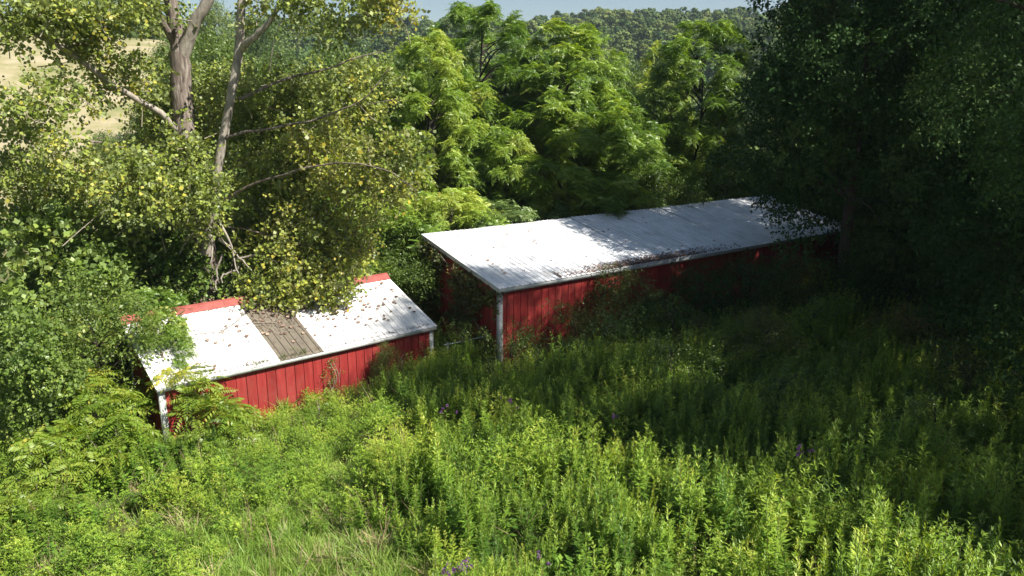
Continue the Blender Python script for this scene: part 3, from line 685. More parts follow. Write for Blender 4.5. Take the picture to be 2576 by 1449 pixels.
# broad-leaved trees and bushes at the left and behind the cottonwood
LB = 'trees and bushes left of the small shed'
for i, (u, y, v, k, wd, lab) in enumerate([
    (60, 22.5, 520, 'bush_large_leaf', 1.0, 'large-leaved tree at the left edge, level with the small roof'),
    (230, 24.5, 590, 'bush_large_leaf', 1.0, 'large-leaved tree just left of the small shed'),
    (420, 26.5, 560, 'bush_large_leaf', .9, 'large-leaved tree behind the left end of the small shed'),
    (355, 20.6, 795, 'bush_walnut', .55, 'feathery bush at the left end of the small roof'),
    (150, 20.0, 740, 'bush_broad', 1.1, 'dark leafy bush below the large-leaved tree at the left'),
    (20, 19.0, 800, 'bush_large_leaf', .8, 'blue-green bush at the left edge above the weeds'),
    (335, 22.6, 740, 'bush_walnut', .8, 'feathery bush hanging over the left end of the small roof'),
    (640, 29, 520, 'bush_walnut', 1.2, 'bush in shade behind the broken dead limbs'),
    (800, 30, 500, 'bush_broad', 1.3, 'bush behind the yellowing leaves over the small shed'),
    (930, 31, 500, 'bush_walnut', 1.2, 'feathery bush left of the end wall of the long shed')]):
    grow(k, 'bush', u, y, v, lab, 'bush', LB, wid=wd, rz=i * 2.1)
BF = 'trees behind the cottonwood'
for i, (u, y, v, wd, k, lab) in enumerate([
    (560, 50, 120, .9, 'field_tree', 'green tree behind the fork between the two pale stems'),
    (700, 44, 190, 1.0, 'field_tree', 'leafy tree behind the right half of the cottonwood'),
    (860, 48, 150, 1.0, 'field_tree', 'leafy tree between the cottonwood and the feathery trees'),
    (400, 50, 270, .8, 'field_tree', 'leafy tree left behind the thick cottonwood trunk'),
    (270, 60, 345, .7, 'field_tree', 'small tree at the foot of the dry field'),
    (110, 52, 420, .9, 'field_tree', 'bushy tree below the dry field near the left edge'),
    (480, 90, 130, 1.1, 'field_tree', 'tree on the hillside behind the thick cottonwood trunk'),
    (568, 120, 62, .55, 'field_tree', 'pale tree on the ridge seen between the two cottonwood stems'),
    (660, 150, 85, 1.2, 'field_tree', 'tree on the ridge right of the leaning cottonwood stem'),
    (1010, 60, 180, 1.0, 'field_tree', 'tree in the dip behind the tallest feathery tree'),
    (1570, 75, 200, 1.0, 'field_tree', 'pale rounded tree in the gap before the wooded hill'),
    (1610, 95, 230, 1.0, 'field_tree', 'rounded tree at the foot of the wooded hill'),
    (1520, 64, 260, .9, 'field_tree', 'green tree low in the gap between feathery trees'),
    (345, 150, 108, 1.0, 'field_tree', 'dark tree at the upper edge of the dry field'),
    (265, 160, 112, .9, 'field_tree', 'dark bushy tree beside the dry field, right of the pale slope')]):
    grow(k, 'tree', u, y, v, lab, 'tree', BF, wid=wd, rz=i * 1.3)

# ------------------------------------------------------------------ scatter with geometry nodes
def proto_collection(name, objs):
    c = bpy.data.collections.new(name)
    for i, me in enumerate(objs):
        o = bpy.data.objects.new('%s_%02d' % (name, i), me); c.objects.link(o)
    return c
def scatter(name, coll, P, rot, scl, idx, label, cat=None, kind='stuff'):
    me = bpy.data.meshes.new(name); me.vertices.add(len(P)); me.vertices.foreach_set('co', np.asarray(P, np.float32).ravel())
    for nm, tp, arr in (('rot', 'FLOAT_VECTOR', rot), ('scl', 'FLOAT_VECTOR', scl)):
        a = me.attributes.new(nm, tp, 'POINT'); a.data.foreach_set('vector', np.asarray(arr, np.float32).ravel())
    a = me.attributes.new('idx', 'INT', 'POINT'); a.data.foreach_set('value', np.asarray(idx, np.int32))
    me.update(); o = link(name, me); tag(o, label, cat, kind=kind)
    ng = bpy.data.node_groups.new(name, 'GeometryNodeTree')
    ng.interface.new_socket(name='Geometry', in_out='INPUT', socket_type='NodeSocketGeometry')
    ng.interface.new_socket(name='Geometry', in_out='OUTPUT', socket_type='NodeSocketGeometry')
    gi = ng.nodes.new('NodeGroupInput'); go = ng.nodes.new('NodeGroupOutput')
    ci = ng.nodes.new('GeometryNodeCollectionInfo'); ci.inputs['Collection'].default_value = coll
    ci.inputs['Separate Children'].default_value = True; ci.inputs['Reset Children'].default_value = True
    ip = ng.nodes.new('GeometryNodeInstanceOnPoints'); ip.inputs['Pick Instance'].default_value = True
    def na(nm, t):
        n = ng.nodes.new('GeometryNodeInputNamedAttribute'); n.data_type = t; n.inputs['Name'].default_value = nm; return n.outputs['Attribute']
    er = ng.nodes.new('FunctionNodeEulerToRotation')
    ng.links.new(na('rot', 'FLOAT_VECTOR'), er.inputs[0]); ng.links.new(er.outputs[0], ip.inputs['Rotation'])
    ng.links.new(na('scl', 'FLOAT_VECTOR'), ip.inputs['Scale']); ng.links.new(na('idx', 'INT'), ip.inputs['Instance Index'])
    ng.links.new(gi.outputs[0], ip.inputs['Points']); ng.links.new(ci.outputs[0], ip.inputs['Instance']); ng.links.new(ip.outputs[0], go.inputs[0])
    md = o.modifiers.new('scatter', 'NODES'); md.node_group = ng
    return o

def two_mat(g1, m1, g2, m2, name):
    V = np.concatenate(g1.V + g2.V) if g2.V else np.concatenate(g1.V)
    f1 = np.concatenate(g1.F); n1 = g1.n
    F = np.vstack([f1, np.concatenate(g2.F) + n1]) if g2.V else f1
    A = np.concatenate(g1.A + g2.A)
    me = mesh(name, V, F, [m1, m2], A)
    mi = np.zeros(len(F), np.int32); mi[len(f1):] = 1; me.polygons.foreach_set('material_index', mi)
    return me
def goldenrod(seed, h=1.45, n=95, leafL=.095, leafW=.017, up=.45, spread=1.0, nst=3):
    """a few upright stems densely set with narrow upswept leaves, tapering to a plume"""
    r = np.random.default_rng(seed); g = Geo(); gs = Geo()
    for s in range(nst):
        a0 = r.uniform(0, 6.28); ln = r.uniform(.02, .14); hh = h * r.uniform(.78, 1.08)
        b = np.array([math.cos(a0), math.sin(a0), 0]) * .07 * (s > 0) * r.uniform(.6, 1.6)
        top = b + np.array([math.cos(a0) * ln, math.sin(a0) * ln, 1]) * hh
        ct = curve_pts([b, (b + top) / 2 + r.normal(0, .02, 3), top], 5); gs.add(*tube(ct, np.linspace(.006, .003, 5), 3))
        t = .18 + .82 * r.random(n) ** .75; az = np.arange(n) * 2.4 + r.normal(0, .3, n)
        P = b + (top - b) * t[:, None]
        el = up + .5 * t ** 3 + r.normal(0, .15, n)
        d = np.stack([np.cos(az) * np.cos(el), np.sin(az) * np.cos(el), np.sin(el)], -1)
        S = (leafL * (1.15 - .75 * t ** 2.2) * spread) * r.uniform(.8, 1.2, n)
        Q = leaf_q((0, 0, 0), (0, 1, 0), leafW / leafL, (0, 0, 1), .3); T = tmpl([Q])
        Mx = frames(d, np.array([0, 0, 1.]) + r.normal(0, .15, (n, 3)))
        instance(g, T, Mx, P, S, .32 + .45 * t ** 2 + r.normal(0, .06, n), .05)
    return two_mat(g, M['weed'], gs, M['weed_stem'], 'goldenrod_stem')
def broadweed(seed, h=1.0, n=34):
    r = np.random.default_rng(seed); g = Geo(); gs = Geo()
    for s in range(2):
        top = np.array([r.normal(0, .12), r.normal(0, .12), h * r.uniform(.8, 1.1)]); gs.add(*tube(curve_pts([(0, 0, 0), top / 2 + r.normal(0, .03, 3), top], 4), np.linspace(.008, .004, 4), 3))
        t = .2 + .8 * r.random(n); az = r.uniform(0, 6.28, n); P = top * t[:, None]; el = r.normal(.15, .3, n)
        d = np.stack([np.cos(az) * np.cos(el), np.sin(az) * np.cos(el), np.sin(el)], -1)
        T = tmpl([leaf_q((0, .25, 0), (0, 1, -.15), .42, (0, 0, 1), .2)])
        instance(g, T, frames(d, np.array([0, 0, 1.]) + r.normal(0, .3, (n, 3))), P, r.uniform(.10, .20, n), .5 + r.normal(0, .1, n), .05)
    return two_mat(g, M['weed'], gs, M['weed_stem'], 'broad_weed')
def grass_tuft(seed, mat, n=60, h=.6, lean=.6):
    r = np.random.default_rng(seed); g = Geo()
    for i in range(n):
        a = r.uniform(0, 6.28); l = r.uniform(.2, 1) * lean; hh = h * r.uniform(.6, 1.1); b = np.array([r.normal(0, .07), r.normal(0, .07), 0]); w = r.uniform(.004, .008)
        dv = np.array([math.cos(a), math.sin(a), 0]); s = np.array([-dv[1], dv[0], 0]) * w
        p1 = b + dv * l * hh * .3 + np.array([0, 0, hh * .6]); p2 = b + dv * l * hh + np.array([0, 0, hh * (1 - .25 * l)])
        v = r.uniform(.2, .9)
        g.add([b - s, b + s, p1 + s, p1 - s, p2], [(0, 1, 2, 3), (3, 2, 4, 4)][:1], [v]); g.add([p1 - s, p1 + s, p2 + s * .2, p2 - s * .2], [(0, 1, 2, 3)], [v])
    return g.mesh('grass_tuft', mat)
def bushy(seed, h=1.2, nb=13, spread=.2):
    """a weed with many fine leafy side branches: a soft rounded plume"""
    r = np.random.default_rng(seed); g = Geo(); gs = Geo()
    top = np.array([r.normal(0, .08), r.normal(0, .08), h]); gs.add(*tube(curve_pts([(0, 0, 0), top * .5 + r.normal(0, .03, 3), top], 5), np.linspace(.007, .003, 5), 3))
    for i in range(nb):
        t = .35 + .65 * (i + .5) / nb; a = i * 2.4 + r.normal(0, .3); L_ = spread * (1.25 - t) * 2.0 * r.uniform(.7, 1.2) + .05
        b = top * t; e = b + np.array([math.cos(a) * L_, math.sin(a) * L_, L_ * .9 + .05]); n = 16
        tt = r.random(n); P = b + (e - b) * tt[:, None]; az = r.uniform(0, 6.28, n); el = r.normal(.5, .35, n)
        d = np.stack([np.cos(az) * np.cos(el), np.sin(az) * np.cos(el), np.sin(el)], -1)
        instance(g, tmpl([leaf_q((0, 0, 0), (0, 1, 0), .24, (0, 0, 1), .3)]), frames(d, np.array([0, 0, 1.]) + r.normal(0, .3, (n, 3))), P, r.uniform(.045, .08, n), .38 + .35 * t + .12 * tt + r.normal(0, .05, n), .05)
    return two_mat(g, M['weed'], gs, M['weed_stem'], 'bushy_weed')
c_gold = proto_collection('goldenrod_stem',
    [goldenrod(i, r, n, lL, lW, u, 1.0, k) for i, (r, n, lL, lW, u, k) in enumerate([(1.5, 85, .13, .026, .45, 2), (1.4, 95, .115, .022, .6, 3), (1.55, 85, .14, .030, .30, 2), (1.3, 100, .11, .02, .7, 3), (1.45, 80, .15, .034, .25, 1)])] +
    [bushy(30 + i, h, nb, sp) for i, (h, nb, sp) in enumerate([(1.2, 13, .20), (1.0, 12, .26), (1.35, 15, .17), (.9, 12, .22)])])
c_broad = proto_collection('broad_weed', [broadweed(10 + i, h) for i, h in enumerate((.9, 1.1, .7))])
c_grass = proto_collection('grass_tuft', [grass_tuft(20, M['grass'], 70, .65, .7), grass_tuft(21, M['grass'], 60, .5, 1.0), grass_tuft(22, M['dry'], 45, .75, .8), grass_tuft(23, M['dry'], 35, .6, 1.1)])

def in_shed(x, y, m=.12):
    out = np.zeros(len(x), bool)
    for P0, d, e, Lx, Wx in ((PL, dL, eL, LL, WL), (PS0, dS, eS, LS, WS)):
        s = (x - P0[0]) * d[0] + (y - P0[1]) * d[1]; t = (x - P0[0]) * e[0] + (y - P0[1]) * e[1]
        out |= (s > -m) & (s < Lx + m) & (t > -m) & (t < Wx + m)
    return out
def dist_front(x, y):
    """distance in front of the nearest shed's long wall (only where the wall is behind)"""
    d = np.full(len(x), 99.)
    for P0, dd, e, Lx in ((PL, dL, eL, LL), (PS0, dS, eS, LS)):
        s = (x - P0[0]) * dd[0] + (y - P0[1]) * dd[1]; t = -((x - P0[0]) * e[0] + (y - P0[1]) * e[1])
        ok = (s > -.5) & (s < Lx + .5) & (t > 0); d = np.where(ok, np.minimum(d, t), d)
    return d
def project(x, y, z):
    dz = z - CAM_H; Yc = y * math.cos(PITCH) - dz * math.sin(PITCH); Zc = y * math.sin(PITCH) + dz * math.cos(PITCH)
    return 1288 + FPX * x / Yc, 724.5 - FPX * Zc / Yc
def field():
    # stems over the clearing, in clumps
    n = 15000
    x = rng.uniform(-16, 22, n); y = rng.uniform(6.5, 33, n); z = terr(x, y)
    u, v = project(x, y, z + 1.0)
    gx = ((u - 800) / 300) ** 2 + ((v - 1420) / 175) ** 2      # grassy opening
    c1 = vnoise(x, y, .9, 5); c2 = vnoise(x, y, 2.6, 6); c3 = vnoise(x + y * .4, y, .42, 7)
    df = dist_front(x, y)
    keep = (u > -250) & (u < 2850) & (v < 1650) & ~in_shed(x, y, .22) & ~((y > 26) & (x < 0) & (df > 90))
    keep &= (gx > .8 + .5 * (c1 - .5)) & (c1 * .6 + c3 * .4 > .30 + .16 * (c2 - .5))
    keep &= ~((u < 420) & (v > 850) & (v < 1080) & (rng.random(n) < .5))
    x, y, z, u, v, df, gx, c1, c2, c3 = [a[keep] for a in (x, y, z, u, v, df, gx, c1, c2, c3)]
    hgt = .36 + .64 * c2 + .46 * c1 + .18 * c3
    hgt *= np.interp(u, [0, 700, 1100, 1400, 2576], [.66, .74, .98, 1.02, 1.15])
    hgt *= np.where(df < 3.6, np.interp(df, [0, 3.6], [.55, 1.0]), 1)
    hgt *= np.where(gx < 1.6, .75, 1)
    isb = rng.random(len(x)) < np.where(u < 600, .30, .13)
    sc_ = hgt * rng.uniform(.80, 1.15, len(x))
    sp = vnoise(x, y, 1.7, 12) + np.interp(u, [300, 1300], [.30, -.16])          # which kind grows in this patch
    for nm, coll, m, lab in (('goldenrod_stand', c_gold, ~isb, 'dense stand of green goldenrod filling the clearing in front of the sheds'),
                             ('broad_leaved_weeds', c_broad, isb, 'broad leaved weeds mixed among the goldenrod')):
        k = m.sum(); s = sc_[m]; ww = np.where(sp[m] > .55, 1.25, 1.25)
        if coll is c_broad: idx = rng.integers(0, 3, k)
        else: idx = np.where(sp[m] > .55, 5 + rng.integers(0, 4, k), np.clip(np.floor(vnoise(x[m], y[m], 1.3, 14) * 5 + rng.normal(0, .7, k)), 0, 4).astype(int))
        rot = np.stack([rng.normal(0, .10, k), rng.normal(0, .10, k), rng.uniform(0, 6.28, k)], -1)
        scatter(nm, coll, np.stack([x[m], y[m], z[m]], -1), rot, np.stack([(s * .8 + .25) * ww, (s * .8 + .25) * ww, s], -1), idx, lab)
    # grass everywhere below, thick in the opening
    n = 9000
    x = rng.uniform(-14, 16, n); y = rng.uniform(6.5, 28, n); z = terr(x, y); u, v = project(x, y, z + .3)
    gx = ((u - 780) / 330) ** 2 + ((v - 1430) / 200) ** 2
    keep = (u > -200) & (u < 2800) & (v < 1650) & ~in_shed(x, y) & ((gx < 1.25) | (rng.random(n) < .28))
    x, y, z, gx, u, v = [a[keep] for a in (x, y, z, gx, u, v)]
    dryp = np.where((((u - 900) / 130) ** 2 + ((v - 1380) / 90) ** 2) < 1, .22, np.where(gx < 1.1, .06, .04))
    idx = np.where(rng.random(len(x)) < dryp, rng.integers(2, 4, len(x)), rng.integers(0, 2, len(x)))
    k = len(x); s = rng.uniform(.7, 1.25, k)
    scatter('grass', c_grass, np.stack([x, y, z], -1), np.stack([rng.normal(0, .2, k), rng.normal(0, .2, k), rng.uniform(0, 6.28, k)], -1), np.stack([s, s, s], -1), idx, 'green and straw coloured grass in the opening of the weeds')
    # extra grass in the opening
    n = 2600
    x = rng.uniform(-6, 1.5, n); y = rng.uniform(8.5, 16, n); z = terr(x, y); u, v = project(x, y, z + .3)
    gx = ((u - 780) / 330) ** 2 + ((v - 1430) / 200) ** 2; keep = gx < 1.2
    x, y, z, u, v = [a[keep] for a in (x, y, z, u, v)]; k = len(x)
    dryp = np.where((((u - 900) / 130) ** 2 + ((v - 1380) / 90) ** 2) < 1, .22, .04)
    idx = np.where(rng.random(k) < dryp, rng.integers(2, 4, k), rng.integers(0, 2, k)); s = rng.uniform(.7, 1.2, k)
    scatter('flattened_grass', c_grass, np.stack([x, y, z], -1), np.stack([rng.normal(0, .35, k), rng.normal(0, .35, k), rng.uniform(0, 6.28, k)], -1), np.stack([s, s, s * .8], -1), idx, 'flattened pale grass at the bottom of the clearing')
field()
def dead_stems():
    c = proto_collection('dead_stem', [grass_tuft(40 + i, M['deadstem'], 5, 1.25, .28 + .2 * i) for i in range(3)])
    n = 900; x = rng.uniform(-12, 16, n); y = rng.uniform(8, 26, n); keep = ~in_shed(x, y, .3); x, y = x[keep], y[keep]; k = len(x); s = rng.uniform(.6, 1.1, k)
    scatter('dead_stalks', c, np.stack([x, y, terr(x, y)], -1), np.stack([rng.normal(0, .3, k), rng.normal(0, .3, k), rng.uniform(0, 6.28, k)], -1), np.stack([s, s, s], -1), rng.integers(0, 3, k), 'dead brown stalks standing among the green weeds')
dead_stems()

# distant forest
def far_tree(seed, nq=520, h=12, r=4.4):
    rr = np.random.default_rng(seed); g = Geo()
    cl = crown_clumps(h, r, 1.0, 26, 1.5, seed, shape='dome')
    for c, s in cl:
        n = nq // 13; d = unit(rr.normal(0, 1, (n, 3)) + np.array([0, 0, .3])); P = c + d * s * rr.uniform(.7, 1.05, n)[:, None]
        T = tmpl([leaf_q((0, -.5, 0), (0, .5, 0), .9, (0, 0, 1), .2)])
        nr = unit(d + rr.normal(0, .4, (n, 3))); t = np.cross(nr, rr.normal(0, 1, (n, 3)))
        instance(g, T, frames(t, nr), P, rr.uniform(.55, 1.0, n), .5 + rr.normal(0, .08) + rr.normal(0, .05, n), .05)
    g.add(*tube([(0, 0, -1), (0, 0, h * .5)], [.25, .15], 5), None)
    return g.mesh('far_tree', M['far'])
def forest():
    c = proto_collection('far_tree', [far_tree(300 + i) for i in range(7)])
    P = []; 
    for r in np.arange(112, 640, 6.2):
        na = int(r * R(100) / 6.4)
        for a in np.linspace(-52, 48, na): P.append((r + rng.normal(0, 1.8), a + rng.normal(0, 1.5 / r * 57)))
    P = np.array(P); r, a = P[:, 0], P[:, 1]
    x = r * np.sin(np.radians(a)); y = r * np.cos(np.radians(a))
    field_ = (a < -17 - 0.0 * r) & (r < 196 + 10 * vnoise(x, y, 20, 2))
    edge = (a < -8) & (a >= -17) & (r < 128)
    keep = ~field_ & ~edge & ((r < 560) | (a > -60))
    x, y, a, r = x[keep], y[keep], a[keep], r[keep]; k = len(x); z = terr(x, y)
    s = rng.uniform(.75, 1.2, k) * np.where(a < -17, .62, 1.0); big = rng.random(k) < .06; s = np.where(big, s * 1.18, s)
    scatter('wooded_hill', c, np.stack([x, y, z - .5], -1), np.stack([np.zeros(k), np.zeros(k), rng.uniform(0, 6.28, k)], -1), np.stack([s, s, s * rng.uniform(.85, 1.15, k)], -1),
            rng.integers(0, 7, k), 'far wooded hill of rounded green trees under the sky')
forest()

# ------------------------------------------------------------------ shrubs, saplings, vines in the clearing
def shrub(name, u, v, z, key, h, label, cat='shrub', group=None, wid=1.):
    p = onz(u, v, z); return put_tree(key, name, p[0], p[1], label, cat, group, h=h, wid=wid)
tree_meshes('shrub_red', 2.2, 1.5, .2, 52, .42, 141, BROAD_S, M['redshrub'], 20, M['bark_dark'], .03, 'dome', nl=12, size=(.6, .9))
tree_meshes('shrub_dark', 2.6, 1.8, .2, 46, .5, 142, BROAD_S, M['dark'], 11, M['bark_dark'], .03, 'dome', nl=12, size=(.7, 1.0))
tree_meshes('shrub_green', 1.8, 1.2, .1, 36, .36, 143, BROAD_S, M['green'], 12, M['bark_dark'], .03, 'dome', nl=12, size=(.55, .85))
SH = 'shrubs along the long shed'
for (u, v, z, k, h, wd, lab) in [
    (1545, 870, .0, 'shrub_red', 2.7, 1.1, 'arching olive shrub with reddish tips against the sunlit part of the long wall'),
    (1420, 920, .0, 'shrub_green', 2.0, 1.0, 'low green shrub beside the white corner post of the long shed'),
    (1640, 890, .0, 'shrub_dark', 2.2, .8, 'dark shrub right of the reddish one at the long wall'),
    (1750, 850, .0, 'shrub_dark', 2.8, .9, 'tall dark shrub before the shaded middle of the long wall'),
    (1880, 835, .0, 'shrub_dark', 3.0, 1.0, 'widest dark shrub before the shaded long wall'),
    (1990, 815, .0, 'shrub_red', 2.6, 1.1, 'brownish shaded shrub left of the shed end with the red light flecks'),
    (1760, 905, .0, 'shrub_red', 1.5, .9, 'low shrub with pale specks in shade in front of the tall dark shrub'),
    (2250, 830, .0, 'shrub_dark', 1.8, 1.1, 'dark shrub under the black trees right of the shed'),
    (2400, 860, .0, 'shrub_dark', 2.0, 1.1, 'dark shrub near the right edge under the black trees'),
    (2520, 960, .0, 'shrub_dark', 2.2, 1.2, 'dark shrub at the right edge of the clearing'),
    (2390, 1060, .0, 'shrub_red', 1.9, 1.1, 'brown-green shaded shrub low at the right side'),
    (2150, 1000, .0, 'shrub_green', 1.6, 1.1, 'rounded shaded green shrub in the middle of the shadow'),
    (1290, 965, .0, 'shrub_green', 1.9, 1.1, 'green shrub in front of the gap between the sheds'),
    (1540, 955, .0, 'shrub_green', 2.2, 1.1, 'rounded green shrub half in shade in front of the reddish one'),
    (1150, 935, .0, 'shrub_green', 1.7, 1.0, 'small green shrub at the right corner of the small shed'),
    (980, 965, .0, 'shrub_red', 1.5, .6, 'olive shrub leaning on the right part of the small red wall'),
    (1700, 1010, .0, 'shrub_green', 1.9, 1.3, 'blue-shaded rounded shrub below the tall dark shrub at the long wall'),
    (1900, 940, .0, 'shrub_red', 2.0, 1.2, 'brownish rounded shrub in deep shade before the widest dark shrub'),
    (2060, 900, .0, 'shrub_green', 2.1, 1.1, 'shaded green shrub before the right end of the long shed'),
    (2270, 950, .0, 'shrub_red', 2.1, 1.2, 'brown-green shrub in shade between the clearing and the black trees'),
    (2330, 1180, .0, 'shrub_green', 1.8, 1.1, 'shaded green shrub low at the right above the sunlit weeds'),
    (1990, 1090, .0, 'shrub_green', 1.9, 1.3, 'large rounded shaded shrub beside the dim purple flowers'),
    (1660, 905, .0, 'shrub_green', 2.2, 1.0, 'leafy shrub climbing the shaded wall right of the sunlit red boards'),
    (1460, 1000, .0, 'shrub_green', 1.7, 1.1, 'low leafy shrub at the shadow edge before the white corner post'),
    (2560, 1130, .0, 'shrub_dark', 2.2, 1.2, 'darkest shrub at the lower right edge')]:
    shrub('shrub', u, v, z, k, h, lab, group=SH, wid=wd)

# bright saplings in front of the small shed
def sapling(u, v, y, h, spread, nw, label, seed, T=WHORL_B, mat='sapling', size=(.75, 1.1)):
    rr = np.random.default_rng(seed); p = at(u, v, y); x0, y0 = p[0], y; z0 = float(terr(x0, y0)) - .1
    root = empty('sumac_sapling', (x0, y0, z0), label, 'sapling', 'bright saplings by the small shed')
    g = Geo(); gw = Geo()
    tops = []
    for i in range(nw):
        a = rr.uniform(0, 6.28); q = spread * rr.random() ** .6; zz = h * (1 - .38 * (q / spread) ** 1.5) * rr.uniform(.62, 1.0)
        tops.append(np.array([q * math.cos(a), q * math.sin(a), zz]))
    tops = np.array(tops)
    z = unit(np.array([0, 0, 1.]) + rr.normal(0, .2, (nw, 3)) + np.concatenate([tops[:, :2] / spread * .5, np.zeros((nw, 1))], 1))
    Mx = frames(np.cross(z, rr.normal(0, 1, (nw, 3))), z); k = rr.integers(0, len(T), nw)
    for q in range(len(T)):
        s = k == q; instance(g, T[q], Mx[s], tops[s], rr.uniform(size[0], size[1], s.sum()), .5 + rr.normal(0, .13, s.sum()))
    V, F = tube(curve_pts([(0, 0, -.2), (.05, .0, h * .4), (0, 0, h * .8)], 8), np.linspace(.035, .012, 8), 6); gw.add(V, F)
    link('trunk', gw.mesh('trunk', M['bark_pale'], True), root)
    gl = Geo()
    for t in tops:
        b = np.array([0, 0, max(.1, t[2] * .45)]); gl.add(*tube(curve_pts([b, (b + t) / 2 + np.array([t[0] * .15, t[1] * .15, -.05]), t], 6), np.linspace(.014, .006, 6), 4))
    tag(link('limbs', gl.mesh('limbs', M['twig'], True), root), kind='stuff'); tag(link('crown', g.mesh('crown', M[mat]), root), kind='stuff')
sapling(215, 860, 18.6, 2.7, 1.15, 34, 'bright yellow-green sumac sapling left of the small shed', 1)
sapling(262, 890, 17.6, 1.9, .95, 24, 'yellow-green sumac sapling before the left corner post of the small shed', 2)
sapling(545, 905, 18.9, 1.9, .85, 22, 'bright sumac sapling hiding the left part of the small red wall', 3)
sapling(455, 850, 19.6, 2.6, 1.0, 26, 'pale sumac sapling reaching over the lower left of the small roof', 4)
sapling(130, 1010, 17.0, 1.9, 1.2, 26, 'sumac sapling low at the left below the large-leaved tree', 5)
sapling(50, 1090, 15.5, 1.1, .9, 12, 'lowest sumac sapling near the left edge among the weeds', 6)
sapling(790, 905, 20.3, 1.3, .45, 7, 'small sumac shoot against the middle of the small red wall', 7, WHORL, size=(.6, .8))
sapling(620, 960, 19.2, 1.35, .5, 8, 'small sumac shoot at the left of the bare red wall of the small shed', 8, WHORL_B, size=(.6, .8))

# ironweed with purple heads
def ironweed(u, v, z, n, label, h=1.5, seed=0):
    rr = np.random.default_rng(seed); p = onz(u, v, z); zg = float(terr(p[0], p[1])); root = empty('ironweed', (p[0], p[1], zg), label, 'wildflower', 'purple ironweeds in the clearing')
    hh = z - zg; g = Geo(); gs = Geo(); gl = Geo()
    for i in range(n):
        c = np.array([rr.normal(0, .11), rr.normal(0, .11), hh + rr.normal(0, .05)]); k = 26
        d = unit(rr.normal(0, 1, (k, 3)) + np.array([0, 0, .6])); T = tmpl([leaf_q((0, 0, 0), (0, 1, 0), .5, (0, 0, 1), .3)])
        instance(g, T, frames(d, rr.normal(0, 1, (k, 3))), c + d * .012, np.full(k, .035), rr.uniform(.2, .9, k))
        gs.add(*tube([(0, 0, hh * .75), c], [.005, .003], 3))
    gs.add(*tube([(0, 0, 0), (0, 0, hh * .76)], [.008, .005], 4))
    k = 44; t = rr.uniform(.2, .95, k); az = rr.uniform(0, 6.28, k); d = np.stack([np.cos(az), np.sin(az), np.full(k, .25)], -1)
    instance(gl, tmpl([leaf_q((0, 0, 0), (0, 1, -.15), .18, (0, 0, 1), .2)]), frames(d, np.array([0, 0, 1.])), np.stack([np.zeros(k), np.zeros(k), hh * t], -1), np.full(k, .16), np.full(k, .4))
    link('stem', gs.mesh('stem', M['weed_stem']), root); tag(link('flower_heads', g.mesh('flower_heads', M['purple']), root), kind='stuff'); tag(link('leaves', gl.mesh('leaves', M['weed']), root), kind='stuff')
ironweed(1160, 1425, 1.5, 14, 'purple ironweed with the largest flower cluster at the bottom edge', seed=1)
ironweed(1128, 1440, 1.45, 8, 'smaller purple ironweed left of the largest one at the bottom edge', seed=2)
ironweed(1345, 1398, 1.4, 4, 'single small purple ironweed in the lower middle', seed=3)
ironweed(1292, 1012, 1.6, 6, 'purple ironweed at the edge of the shade below the gap between sheds', seed=4)
ironweed(1120, 1030, 1.5, 4, 'faint purple ironweed left of the one at the shade edge', seed=5)
ironweed(2015, 1135, 1.7, 9, 'purple ironweed dim in the deep shade of the black trees', seed=6)
ironweed(1545, 1050, 1.5, 4, 'pinkish ironweed just inside the tree shadow', seed=7)

# vines
def vine(name, pts, nrm, label, T=BROAD_S, mat='vine', size=(.45, .7), parts=None, stem=True):
    base = np.array(pts[0]); root = empty(name, base, label, 'vine'); g = Geo()
    P = np.asarray(pts) - base; n = len(P); k = rng.integers(0, len(T), n)
    out = unit(rng.normal(0, .6, (n, 3)) + np.array([0, 0, -.5])); Mx = frames(out, unit(np.asarray(nrm) + rng.normal(0, .35, (n, 3))))
    for q in range(len(T)):
        s = k == q; instance(g, T[q], Mx[s], P[s], rng.uniform(size[0], size[1], s.sum()), .45 + rng.normal(0, .15, s.sum()))
    if stem:
        gs = Geo()
        for i in range(9):
            a, b = P[rng.integers(0, n)], P[rng.integers(0, n)]
            if abs(a[2] - b[2]) < .25: continue
            gs.add(*tube(curve_pts([a, (a + b) / 2 + rng.normal(0, .1, 3), b], 8), np.full(8, .009), 4))
        if gs.V: tag(link('stem', gs.mesh('stem', M['twig']), root), kind='stuff')
    tag(link('leaves', g.mesh('leaves', M[mat]), root), kind='stuff')
pts = []
for i in range(1300):
    s = rng.random(); hmax = 2.9 + RL * (1 - 0) * s
    h = hmax * (1 - .95 * rng.random() ** 1.1)
    if vnoise(s * 5, h, .7, 4) < .40 and s < .75: continue
    pts.append(PL + eL * WL * s - dL * rng.uniform(.04, .28) * (1.0) + np.array([0, 0, -2.9 + h - .12]))
vine('creeper', pts, -dL, 'brown-green creeper hanging over the dark end wall of the long shed', T=BROAD, size=(.55, .85))
pts = []
for i in range(230):
    s = np.clip(rng.normal(7.0, 1.9), 3.2, 11.0); pts.append(on_large(s, rng.random() ** 2 * .13 * (1 + .5 * math.sin(s * 2)) - .01, .04 + .08 * rng.random()))
vine('creeper', pts, (0, 0, 1), 'dead brown creeper lying along the lower edge of the long white roof', mat='deadleaf', size=(.3, .5))
pts = [PS0 + dS * (5.0 + rng.normal(0, .13)) - eS * rng.uniform(.05, .25) + np.array([0, 0, -1.5 - .3 + 1.45 * rng.random()]) for _ in range(60)]
vine('creeper', pts, -eS, 'green creeper climbing the middle of the small red wall', mat='walnut', size=(.45, .7))
pts = [PS0 + dS * (rng.uniform(6.3, 7.8)) - eS * rng.uniform(.1, .5) + np.array([0, 0, -1.5 - .3 + rng.random() ** 1.3 * 1.2]) for _ in range(110)]
